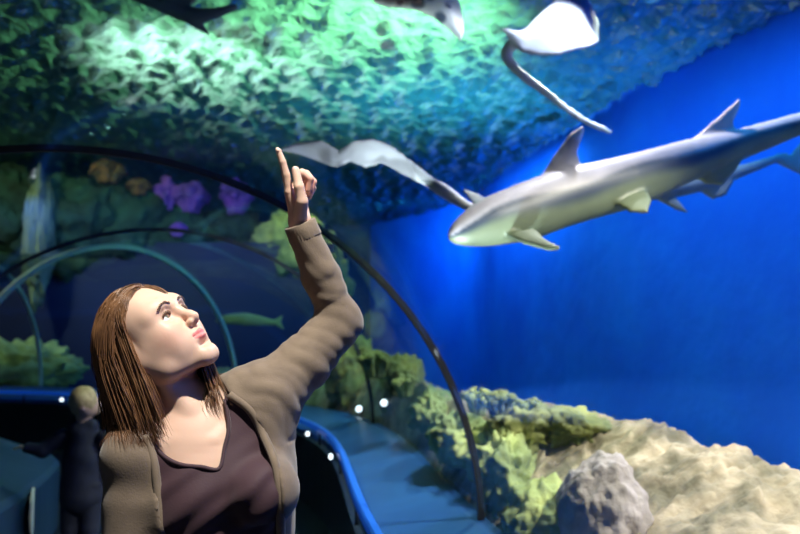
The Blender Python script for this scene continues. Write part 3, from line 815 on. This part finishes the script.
# nose
B.chain([H(.084, .010, 0), H(.093, -.012, 0), H(.103, -.030, 0), H(.109, -.0385, 0)], [.0085, .0072, .0078, .0088], .010)
for s in (-1, 1):
    hell(.0985, -.0435, s * .0105, (.0095, .0068, .0062), .005)
    hell(.1035, -.0510, s * .0062, (.0050, .0045, .0030), .002, 'sub')
B.cap(H(.108, -.045, 0), H(.092, -.052, 0), .0048, .005, .004)
# mouth
B.chain([H(.0835, -.0690, -.023), H(.0945, -.0645, -.006), H(.0950, -.0655, 0), H(.0945, -.0645, .006), H(.0835, -.0690, .023)], [.0022, .0045, .0042, .0045, .0022], .004)
B.chain([H(.0830, -.0715, -.021), H(.0925, -.0765, -.006), H(.0925, -.0765, .006), H(.0830, -.0715, .021)], [.0026, .0052, .0052, .0026], .004)
mp = [H(.0870, -.0700, -.024), H(.0995, -.0705, -.008), H(.1010, -.0710, 0), H(.0995, -.0705, .008), H(.0870, -.0700, .024)]
for a, b in zip(mp[:-1], mp[1:]): B.cap(a, b, .0013, .0013, .0015, 'sub')
hell(.090, -.0895, 0, (.010, .006, .018), .012, 'sub')
# ears
for s in (-1, 1):
    hell(-.004, -.014, s * .074, (.016, .028, .006), .008)
    hell(.000, -.012, s * .083, (.010, .018, .006), .004, 'sub')
# raised hand: index finger up, thumb beside it, the others folded
K = [W(289, 192, 1.620), W(294, 190, 1.640), W(299, 191, 1.658), W(303, 195, 1.674)]
FI = [([K[0], W(286, 175, 1.612), W(282.5, 162, 1.606), W(278.5, 151, 1.602)], [.0095, .0085, .0076, .0062]),
      ([K[1], W(302, 173, 1.632), W(310, 179, 1.636), W(308, 190, 1.640)], [.0095, .0090, .0085, .0075]),
      ([K[2], W(306, 174, 1.654), W(313, 182, 1.656), W(310, 193, 1.655)], [.0090, .0088, .0082, .0072]),
      ([K[3], W(308, 180, 1.672), W(313, 188, 1.672), W(309, 197, 1.668)], [.0082, .0078, .0072, .0064])]
hand(B, WRI, FI, ([W(300, 216, 1.622), W(302, 202, 1.606), W(299, 187, 1.600), W(295.5, 170, 1.602)], [.015, .0125, .0105, .0082]), K)
# lowered hand, loosely curled
dn = nrm(RW - RE); fw = nrm(NF - dn * NF.dot(dn)); sd = np.cross(dn, fw)
K2 = [RW + dn * .085 + fw * (.030 - .020 * i) for i in range(4)]
inn = S
FI2 = [([k, k + dn * .040 + inn * .008, k + dn * .058 + inn * .024, k + dn * .066 + inn * .040], [.0098, .009, .0082, .0072]) for k in K2]
hand(B, RW, FI2, ([RW + dn * .025 + fw * .018, RW + dn * .05 + fw * .045 + inn * .01, RW + dn * .08 + fw * .052 + inn * .018, RW + dn * .10 + fw * .048 + inn * .028], [.015, .0125, .0105, .0085]), K2)
V, Q = B.mesh()
del B
loc = (V - HC) @ HM.T; f_, u_, l_ = loc[:, 0], loc[:, 1], loc[:, 2]
col = np.tile((.68, .44, .33), (len(V), 1))
def blend(w_, c):
    global col
    col = col * (1 - w_[:, None]) + np.array(c) * w_[:, None]
head = sstep(-np.linalg.norm(loc, axis=1), -.17, -.14)
ch = np.exp(-((f_ - .06) ** 2 + (u_ + .045) ** 2 + (np.abs(l_) - .05) ** 2) / .022 ** 2); blend(ch * .45, (.72, .28, .22))
blend(np.exp(-((f_ - .108) ** 2 + (u_ + .045) ** 2 + l_ ** 2) / .012 ** 2) * .25, (.75, .33, .26))
lipw = sstep(f_, .080, .084) * sstep(-np.abs(l_), -.0245, -.0225)
upl = .0052 + .0045 * np.clip(1 - np.abs(l_) / .024, 0, 1); lol = .0035 + .0085 * np.clip(1 - (np.abs(l_) / .024) ** 2, 0, 1)
m_ = np.where(u_ > -.0705, sstep(-(u_ + .0705), -upl - .0008, -upl + .0008), sstep((u_ + .0705), -lol - .0008, -lol + .0008))
blend(lipw * m_, (.66, .20, .19))
blend(sstep(-np.linalg.norm(V - W(309, 184, 1.645), axis=1), -.035, -.01) * .5, (.80, .30, .22))
woman = empty('person', (PEL[0], PEL[1], 0))
tag(woman, 'woman with brown shoulder-length hair in maroon v-neck top and taupe cardigan, pointing up', 'person')
body = mesh_obj('body', V, Q, M['skin'], woman, cols=col)
smooth_mod(body, 1, .3)
Vskin = V
hsel = (np.abs(l_) < .09) & (np.abs(u_) < .13) & (f_ > 0)
FV, FU, FL = f_[hsel], u_[hsel], l_[hsel]
def onface(u, l, off=.001):
    d = (FU - u) ** 2 + (FL - l) ** 2; i = np.argsort(d)[:8]; return H(FV[i].max() + off, u, l)
# eyes
for s in (-1, 1):
    c = H(.0683, -.009, s * .031); V = []; Fq = []; n1, n2 = 40, 40; g = nrm(HM.T @ nrm((.90, .30, .22)))
    a1 = nrm(np.cross(g, (0, 0, 1))); a2 = np.cross(g, a1); cc = []
    for i in range(n1 + 1):
        th = PI * i / n1
        for j in range(n2):
            ph = 2 * PI * j / n2; d = g * math.cos(th) + (a1 * math.cos(ph) + a2 * math.sin(ph)) * math.sin(th)
            V.append(c + d * (.0134 + (.0006 if th < .42 else 0))); cc.append((.01, .01, .01) if th < .17 else (.16, .20, .16) if th < .44 else (.06, .07, .07) if th < .50 else (.82, .80, .78))
    Fq = np.array([(i * n2 + j, i * n2 + (j + 1) % n2, (i + 1) * n2 + (j + 1) % n2, (i + 1) * n2 + j) for i in range(n1) for j in range(n2)])[:, ::-1]
    mesh_obj('eyeball', V, Fq, M['eye'], woman, cols=np.array(cc))
    b = MB(); rr = random.Random(4)
    for i in range(80):
        t = rr.random(); l0 = .013 + .036 * t; u0 = .0120 + .006 * math.sin(PI * min(1, t * 1.15) * .62) - .011 * t ** 3 + rr.uniform(-.0024, .0024) * (1 - .6 * t)
        a = onface(u0, s * l0, .0008); e = onface(u0 + .0010, s * (l0 + .006), .0014)
        b.add(tube([a, (a + e) / 2 + HF * .0006, e], [.0004, .0005, .0002], 3))
    b.build('eyebrow', M['brow'], woman)
    b = MB()
    for i in range(34):
        t = i / 33; l0 = .0195 + .0245 * t; r0 = H(.0840 - .0065 * abs(t - .35) ** 1.2 * 1.3, -.0042 - .0045 * (2 * t - .9) ** 2, s * l0)
        d = HF * .8 + HU * .5 + HL * s * (t - .3) * .9
        b.add(tube([r0, r0 + d * .005, r0 + d * .0075 + HU * .003], [.0005, .0004, .00015], 3))
    b.build('eyelashes', M['brow'], woman)
# nails on the raised hand
for a, b_, r in ((W(295.5, 170, 1.602), np.array((-.02, -.12, .99)), .0058), (W(278.5, 151, 1.602), np.array((-.4, .3, .85)), .0045)):
    up = nrm(b_); n_ = nrm(np.array((-.1, -1, .1)) - up * np.dot((-.1, -1, .1), up)); sx = np.cross(up, n_); V = []
    n_c2 = 12
    for dd in (.0072, .0084):
        for q in np.linspace(0, 2 * PI, n_c2, endpoint=False): V.append(a + n_ * (dd - .0022 * abs(math.cos(q))) * (r / .0058) + up * (.001 + .0065 * math.sin(q)) * (r / .0058) + sx * r * math.cos(q))
    mesh_obj('fingernail', V, [tuple(range(n_c2))[::-1], tuple(range(n_c2, 2 * n_c2))] + [(i, (i + 1) % n_c2, n_c2 + (i + 1) % n_c2, n_c2 + i) for i in range(n_c2)], mat('nail', (.80, .52, .46), .3), woman)

# clothes
def plane_pt(px, py, d=1.47): p = W(px, py, d); return (float(p.dot(S)), float(p[2]))
def front_cut(poly, nmin):
    c0 = W(200, 480, 1.58); n0 = c0.dot(NF) + nmin
    P = np.array([plane_pt(*q) for q in poly])
    def f(X, Y, Z):
        s_ = X * S[0] + Y * S[1] + Z * S[2]; n_ = X * NF[0] + Y * NF[1] + Z * NF[2]
        return np.maximum(poly_sd(s_, Z + 0 * s_, P), -(n_ - n0))
    return f
BIGLO, BIGHI = (-2, 1, -1), (1, 2.2, 3)
NECK = [(150, 436), (157, 449), (167, 459), (182, 465.5), (202, 468), (221, 470.5), (229, 450), (235, 430), (233, 403), (238, 370), (150, 370)]
T = Field(axis(-.72, (-.20, .0045)), axis(1.38, (1.75, .0045)), axis(.90, (1.46, .0045)))
torso(T, .006)
g = T.grid((slice(None),) * 3)
wr = sines(g, 11, 22, 2); T.F += (.0035 * wr).astype(F32)
X_, Y_, Z_ = g
dg = (X_ * S[0] + Y_ * S[1]) * 1.0 - Z_ * 1.3
T.F += (.0028 * np.sin(dg * 85 + 2.5 * wr) * np.clip((1.40 - Z_) / .12, 0, 1)).astype(F32)
T.op(front_cut(NECK, -.03), BIGLO, BIGHI, .003, 'sub')
T.cap(W(190, 440, 1.59), W(178, 380, 1.59), .072, .075, .004, 'sub')
T.op(lambda X, Y, Z: Z - .93 + 0 * X + 0 * Y, BIGLO, (1, 2.2, .95), .004, 'sub')
V, Q = T.mesh(); del T
o = mesh_obj('top', V, Q, M['top'], woman); smooth_mod(o, 2, .5)
TV = V
# neckline hem
def on_front(VV, s_, z_, rad=.010):
    sv = VV @ S; d = (sv - s_) ** 2 + (VV[:, 2] - z_) ** 2; i = np.argsort(d)[:30]; nv = (VV[i] @ NF); j = i[np.argmax(nv)]
    base = np.array((0, 0, z_)) ; p = S * 0
    # rebuild the point from its s, n, z coordinates
    A = np.stack([S, NF, np.array((0, 0, 1.0))]); return np.linalg.solve(A, np.array([s_, nv.max(), z_]))
hp = catmull([on_front(TV, *plane_pt(*q)) for q in NECK[0:9]], 6)
mesh_obj('neck_hem', *tube(hp, .0042, 6), M['top'], woman)

G = Field(axis(-.80, (-.05, .0048)), axis(1.36, (1.84, .0048)), axis(.66, (1.86, .0048)))
torso(G, .016); arm_raised(G, .007, .002); arm_down(G, .014)
G.chain([SL + [0, 0, -.01], SL * .5 + ELB * .5 + [0, 0, -.014], ELB], [.058, .052, .044], .02)
g = G.grid((slice(None),) * 3); X_, Y_, Z_ = g
sl = G.sl((-.34, 1.40, 1.36), (0, 1.84, 1.84)); gx = G.grid(sl)
wr = sines(gx, 21, 26, 2)
# folds gathering round the elbow and along the upper arm
ua = nrm(ELB - SL); fa = nrm(WRI - ELB)
t1 = (gx[0] - SL[0]) * ua[0] + (gx[1] - SL[1]) * ua[1] + (gx[2] - SL[2]) * ua[2]
t2 = (gx[0] - ELB[0]) * fa[0] + (gx[1] - ELB[1]) * fa[1] + (gx[2] - ELB[2]) * fa[2]
def crease(ph): return 1 - 2 * np.abs(np.sin(ph)) ** .6
fold = .0020 * crease(t2 * 48 + gx[0] * 22 + 1.5 * wr) * np.clip(t2 / .03, 0, 1) * np.clip((.2 - t2) / .1, .2, 1) + .0019 * crease(t1 * 45 + gx[2] * 25 + 1.6 * wr) * np.clip(-t2 / .02, 0, 1)
G.F[sl] += (fold + .0015 * wr + .0011 * crease(gx[0] * 55 + gx[2] * 95 + 2 * wr)).astype(F32)
sl = G.sl((-.80, 1.36, .66), (-.34, 1.84, 1.46)); gx = G.grid(sl); wr = sines(gx, 5, 24, 2); G.F[sl] += (.0016 * wr + .001 * np.sin(gx[2] * 60 + 3 * wr)).astype(F32)
OPEN = [(150, 372), (146, 436), (155, 468), (161, 534), (150, 760), (345, 760), (296, 580), (283, 515), (279, 470), (271, 438), (258, 414), (237, 398), (226, 372)]
G.op(front_cut(OPEN, .005), BIGLO, BIGHI, .004, 'sub')
G.cap(W(190, 440, 1.60), W(178, 375, 1.60), .070, .078, .006, 'sub')
for P0, A_ in ((WRI - fa * .004, fa), (RW - dn * .004, dn)):      # sleeve ends
    def f(X, Y, Z, P0=P0, A_=A_):
        t = (X - P0[0]) * A_[0] + (Y - P0[1]) * A_[1] + (Z - P0[2]) * A_[2]
        r = np.sqrt((X - P0[0]) ** 2 + (Y - P0[1]) ** 2 + (Z - P0[2]) ** 2)
        return np.maximum(-t, r - .09)
    G.op(f, P0 - .1, P0 + .1, .002, 'sub')
V, Q = G.mesh(); del G
card = mesh_obj('cardigan', V, Q, M['knit'], woman); smooth_mod(card, 2, .5); GV = V
for seg in ([0, 1, 2, 3, 4], [5, 6, 7, 8, 9, 10, 11, 12]):
    pts = [OPEN[i] for i in seg if OPEN[i][1] > 380]
    pts = [q for q in pts if q[1] < 700]
    bp_ = catmull([on_front(GV, *plane_pt(*q)) + NF * -.002 for q in pts], 6)
    if len(bp_) > 2: mesh_obj('front_band', *tube(bp_, .0085, 8), M['knit'], card); 
for o in [o for o in COL.objects if o.name.startswith('front_band')]:
    o.location = -Vector(card.location) * 0
# ribbed cuffs
def cuff(c, A_, r0, r1, ln, name='cuff'):
    s0 = nrm(np.cross(A_, (0, 1, .1))); s1 = np.cross(A_, s0); V = []; n = 72; prof = [(0, r0 - .004), (0, r0), (ln * .08, r0 + .001), (ln * .5, r0 * .5 + r1 * .5 + .001), (ln * .92, r1 + .002), (ln, r1), (ln, r1 - .005)]
    for t, r in prof:
        for k in range(n):
            a = 2 * PI * k / n; rr = r + .0007 * math.cos(k * PI); V.append(c + A_ * t + (s0 * math.cos(a) + s1 * math.sin(a)) * rr)
    m = len(prof); Fq = [(i * n + k, i * n + (k + 1) % n, ((i + 1) % m) * n + (k + 1) % n, ((i + 1) % m) * n + k) for i in range(m) for k in range(n)]
    return mesh_obj(name, V, Fq, M['knit'], woman)
cuff(WRI - fa * .034, fa, .0345, .0325, .036); cuff(RW - dn * .04, dn, .039, .033, .04)
# trousers and shoes
J = Field(axis(-.62, (-.10, .009)), axis(1.36, (1.84, .009)), axis(.07, (1.06, .009)))
J.chain([W(219, 610, 1.60), W(221, 650, 1.60), W(222, 690, 1.60)], [.133, .162, .158], .04, sq=(NF, .72)); legs(J, .012)
V, Q = J.mesh(); mesh_obj('trousers', V, Q, M['jeans'], woman)
for i in (0, 1):
    J = Field(*[np.arange(a, b, .005) for a, b in zip(AN[i] - [.2, .24, .1], AN[i] + [.2, .2, .03])])
    J.chain([AN[i] + [0, 0, -.042] - NF * .03, AN[i] + NF * .08 + [0, 0, -.052], AN[i] + NF * .15 + [0, 0, -.056]], [.042, .038, .032], .02)
    V, Q = J.mesh(); V[:, 2] = np.maximum(V[:, 2], .001); mesh_obj('shoe', V, Q, M['shoe'], woman)

# hair: combed back from the forehead, falling past the ear to the shoulders
NB, NT = W(190, 442, 1.585), H(-.022, -.065, 0)
def push(P, off):
    """keep hair points outside head, neck and shoulders"""
    for c, r in (((.009, .023, 0), (.070, .075, .072)), ((.022, -.012, 0), (.058, .080, .066))):
        q = (P - H(*c)) @ HM.T; rr = np.array(r)[None] + off[:, None]; k_ = np.sqrt(((q / rr) ** 2).sum(1))
        P = np.where((k_ < 1)[:, None], H(*c) + (q / np.maximum(k_, 1e-3)[:, None]) @ HM, P)
    for a, b, r in ((NB, NT, .054), (SR, W(165, 442, 1.555), .064), (W(165, 442, 1.555), W(190, 432, 1.575), .060), (SL, W(232, 408, 1.60), .066), (W(232, 408, 1.6), W(198, 428, 1.58), .060), (W(200, 470, 1.58), W(212, 520, 1.58), .125)):
        ab = b - a; t = np.clip(((P - a) @ ab) / ab.dot(ab), 0, 1); c = a + t[:, None] * ab; d = P - c; L = np.linalg.norm(d, axis=1)
        rr = r + off * .6; P = np.where((L < rr)[:, None], c + d / (L[:, None] + 1e-9) * rr[:, None], P)
    return P
rgh = np.random.default_rng(2); Zd = np.array((0, 0, -1.0))
v = rgh.normal(size=(60000, 3)); v /= np.linalg.norm(v, axis=1)[:, None]
p = np.array((.009, .023, 0)) + v * np.array((.069, .075, .072))
hl = .062 - .046 * (np.abs(p[:, 2]) / .074) ** 2
hl = hl + np.where(p[:, 2] > .008, .016 + .022 * np.clip(p[:, 2] / .07, 0, 1), 0)
ok = (p[:, 0] < hl - .35 * np.maximum(0, .045 - p[:, 1])) & ~((p[:, 1] < -.0) & (p[:, 0] > .0)) & (p[:, 1] > -.05)
p = p[ok][:9000]; n = len(p)
side = np.where(p[:, 2] > .004, 1, -1); lay = rgh.random(n) ** 1.2 * .009 + .001
pos = HC + p @ HM
d0 = np.stack([np.full(n, -.30), np.zeros(n), side * .8], 1) @ HM
nv = nrm(HF) * 0; d = d0 + Zd * 1.0; d /= np.linalg.norm(d, axis=1)[:, None]
cell = np.floor(p * 75 + rgh.normal(size=(n, 3)) * .25); hsh = (cell @ np.array((12.9898, 78.233, 37.719)))
clump = np.stack([np.sin(hsh * k) for k in (1.3, 2.1, 3.7)], 1)
endz = W(0, 428, 1.55)[2] + rgh.uniform(-.012, .030, n) + .012 * clump[:, 0] + np.where((side > 0) & (p[:, 0] > -.02), .048, 0)
wob = hsh * 1.7 + rgh.normal(size=n) * .3
drift = np.where((side > 0) & (p[:, 0] > -.03), .42, 0) + np.where((side < 0) & (p[:, 0] > -.04), .42, 0) + np.where((side < 0) & (p[:, 0] <= -.04), .22, 0)
P_ = [pos]; alive = [np.ones(n, bool)]; st = .011
for i in range(44):
    g_ = min(.5 + .02 * i, .7)
    d = d * (1 - g_) + (Zd + clump * .05 * np.array((1, 1, 0)) + np.stack([drift * (i > 6), 0 * drift, 0 * drift], 1)) * g_ + .018 * np.stack([np.sin(i * .45 + wob), np.cos(i * .4 + wob), 0 * wob], 1)
    d /= np.linalg.norm(d, axis=1)[:, None]
    new = push(pos + d * st, lay + .002)
    # curl in slightly near the ends
    q = (new - HC) @ HM.T; k_ = (q[:, 0] > .030) & (q[:, 1] < .045) & (side < 0)
    new = new - HF * (np.where(k_, (q[:, 0] - .030) * .6, 0))[:, None]; new = push(new, lay + .002)
    dd = new - pos; L = np.linalg.norm(dd, axis=1)[:, None] + 1e-9; d = dd / L
    a = alive[-1] & (new[:, 2] > endz); pos = np.where(alive[-1][:, None], new, pos); P_.append(pos.copy()); alive.append(a)
P_ = np.stack(P_, 1); m = P_.shape[1]                       # n, m, 3
# resample every strand so that its points end where it stops
last = np.sum(np.stack(alive, 1), 1).clip(4, m - 1); mm = 26
tt = np.linspace(0, 1, mm)[None] * last[:, None]; i0 = np.minimum(tt.astype(int), m - 2); fr = (tt - i0)[..., None]; ar = np.arange(n)[:, None]
Pn = P_[ar, i0] * (1 - fr) + P_[ar, i0 + 1] * fr
Tn = np.gradient(Pn, axis=1); Tn /= np.linalg.norm(Tn, axis=2)[..., None] + 1e-9
s1 = np.cross(Tn, np.array((.3, 1, .1))); s1 /= np.linalg.norm(s1, axis=2)[..., None] + 1e-9; s2 = np.cross(Tn, s1)
Rn = np.interp(np.linspace(0, 1, mm), [0, .1, .8, 1], [.0006, .00085, .00075, .0001])[None, :, None]
V = np.stack([Pn + Rn * (math.cos(a) * s1 + math.sin(a) * s2) for a in (0, 2 * PI / 3, 4 * PI / 3)], 2).reshape(-1, 3)
bs = (np.arange(n)[:, None] * mm + np.arange(mm - 1)[None]) * 3
Q = np.concatenate([np.stack([bs + k, bs + (k + 1) % 3, bs + 3 + (k + 1) % 3, bs + 3 + k], -1).reshape(-1, 4) for k in range(3)])
hair = mesh_obj('hair', V, Q, M['hair'], woman)
# scalp layer under the strands
K_ = Field(axis(-.66, (-.36, .004)), axis(1.40, (1.72, .004)), axis(1.38, (1.74, .004)))
K_.ell(H(.009, .023, 0), (.072, .077, .074), HM, .01)
def fcut(X, Y, Z):
    x, y, z = X - HC[0], Y - HC[1], Z - HC[2]
    f = x * HF[0] + y * HF[1] + z * HF[2]; u = x * HU[0] + y * HU[1] + z * HU[2]; l = x * HL[0] + y * HL[1] + z * HL[2]
    return -(f - (.056 - .045 * (l / .074) ** 2 - .45 * np.maximum(0, .045 - u)))
K_.op(fcut, (-2, 1, 1), (1, 2, 3), .006, 'sub')
V, Q = K_.mesh(); mesh_obj('scalp', V, Q, M['hair'], hair)

# ------------------------------------------------------------------ the child
M['coat'] = mat('dark_navy_coat', (.010, .016, .045), .8, noise_sc=8)
M['blond'] = mat('blond_hair', (.60, .46, .25), .6, noise_sc=40, col2=(.42, .30, .15))
M['cskin'] = mat('child_skin', (.65, .42, .32), .5)
cx = np.array([at(84, 400, 5.0)[0], 5.0, 0.0])
def c_(x, y, z): return cx + np.array((x, y, z))
kid = empty('person', cx); tag(kid, 'small blond child in dark coat seen from behind, reaching one arm toward the left curb', 'person')
h_ = .009
def kid_field(): return Field(np.arange(cx[0] - .46, cx[0] + .36, h_), np.arange(cx[1] - .3, cx[1] + .3, h_), np.arange(.0, 1.26, h_))
LA = [c_(-.13, 0, .86), c_(-.24, -.03, .78), c_(-.33, -.05, .80)]; RA = [c_(.13, 0, .85), c_(.19, .02, .68), c_(.16, .05, .54)]
Kf = kid_field()
Kf.chain([c_(0, 0, .88), c_(0, 0, .98)], [.042, .045], .02)
Kf.ell(c_(.01, 0, 1.07), (.078, .088, .098), None, .02)
Kf.ell(c_(.055, .045, 1.045), (.040, .045, .055), None, .02)
Kf.cap(c_(.085, .055, 1.055), c_(.102, .065, 1.045), .010, .011, .01)
for y_ in (-.055,): Kf.ell(c_(.02, y_ - .03, 1.055), (.02, .012, .028), None, .006)
Kf.chain([c_(0, 0, .85), c_(0, 0, .70), c_(0, 0, .56)], [.07, .075, .08], .04); Kf.chain(LA, [.038, .030, .022], .01); Kf.chain(RA, [.038, .030, .022], .01)
for k_ in range(4):
    Kf.chain([LA[2] + [0, 0, 0], LA[2] + [-.045, -.02 + .013 * k_, .006], LA[2] + [-.075, -.022 + .014 * k_, -.006]], [.012, .0085, .007], .004)
    Kf.chain([RA[2], RA[2] + [-.02 + .013 * k_, 0, -.045], RA[2] + [-.02 + .013 * k_, .012, -.07]], [.012, .0085, .007], .004)
Kf.chain([LA[2], LA[2] + [-.03, -.035, .012]], [.012, .009], .004); Kf.chain([RA[2], RA[2] + [-.03, 0, -.03]], [.012, .009], .004)
for s in (-1, 1):
    Kf.chain([c_(s * .055, 0, .54), c_(s * .06, 0, .30), c_(s * .065, 0, .07)], [.07, .048, .034], .02); Kf.chain([c_(s * .065, -.02, .045), c_(s * .07, .10, .04)], [.03, .025], .02)
V, Q = Kf.mesh(); mesh_obj('body', V, Q, M['cskin'], kid)
Kf = kid_field()
Kf.chain([c_(0, 0, .87), c_(0, 0, .72), c_(0, 0, .50)], [.095, .115, .135], .04, sq=((0, 1, 0), .8)); Kf.chain(LA, [.052, .044, .036], .02); Kf.chain(RA, [.052, .044, .036], .02)
Kf.chain([c_(-.05, 0, .93), c_(.05, 0, .93)], [.045, .045], .02)
g = Kf.grid((slice(None),) * 3); Kf.F += (.004 * sines(g, 8, 30, 2)).astype(F32)
for P0 in (LA[2], RA[2]): Kf.ell(P0 + (P0 - (LA[1] if P0 is LA[2] else RA[1])) * .3, (.032, .032, .032), None, .004, 'sub')
V, Q = Kf.mesh(); mesh_obj('coat', V, Q, M['coat'], kid)
Kf = kid_field()
for s in (-1, 1): Kf.chain([c_(s * .055, 0, .56), c_(s * .06, 0, .30), c_(s * .065, 0, .09)], [.080, .060, .048], .015)
V, Q = Kf.mesh(); mesh_obj('trousers', V, Q, M['coat'], kid)
for s in (-1, 1):
    Kf = kid_field(); Kf.chain([c_(s * .065, -.02, .045), c_(s * .07, .10, .042)], [.042, .036], .02); V, Q = Kf.mesh(); V[:, 2] = np.maximum(V[:, 2], .001); mesh_obj('shoe', V, Q, M['shoe'], kid)
Kf = kid_field(); Kf.ell(c_(-.002, -.008, 1.085), (.088, .094, .098), None, .01)
Kf.ell(c_(.095, .06, 1.03), (.06, .07, .075), None, .02, 'sub'); Kf.ell(c_(.04, -.0, .95), (.1, .12, .05), None, .02, 'sub')
g = Kf.grid((slice(None),) * 3); Kf.F += (.004 * sines(g, 9, 70, 2)).astype(F32)
V, Q = Kf.mesh(); mesh_obj('hair', V, Q, M['blond'], kid)

# repeats of a kind share a group
for o in COL.objects:
    if o.parent is None and 'label' in o:
        for k, gname in (('arch_rib', 'arch ribs along the tunnel'), ('reef_rock', 'rocks of the reef'), ('coral', 'corals on the reef'), ('reef_lamp', 'round lamps on the reef'), ('curb_lamp', 'small lamps along the outer curb')):
            if o.name.split('.')[0] == k: o['group'] = gname
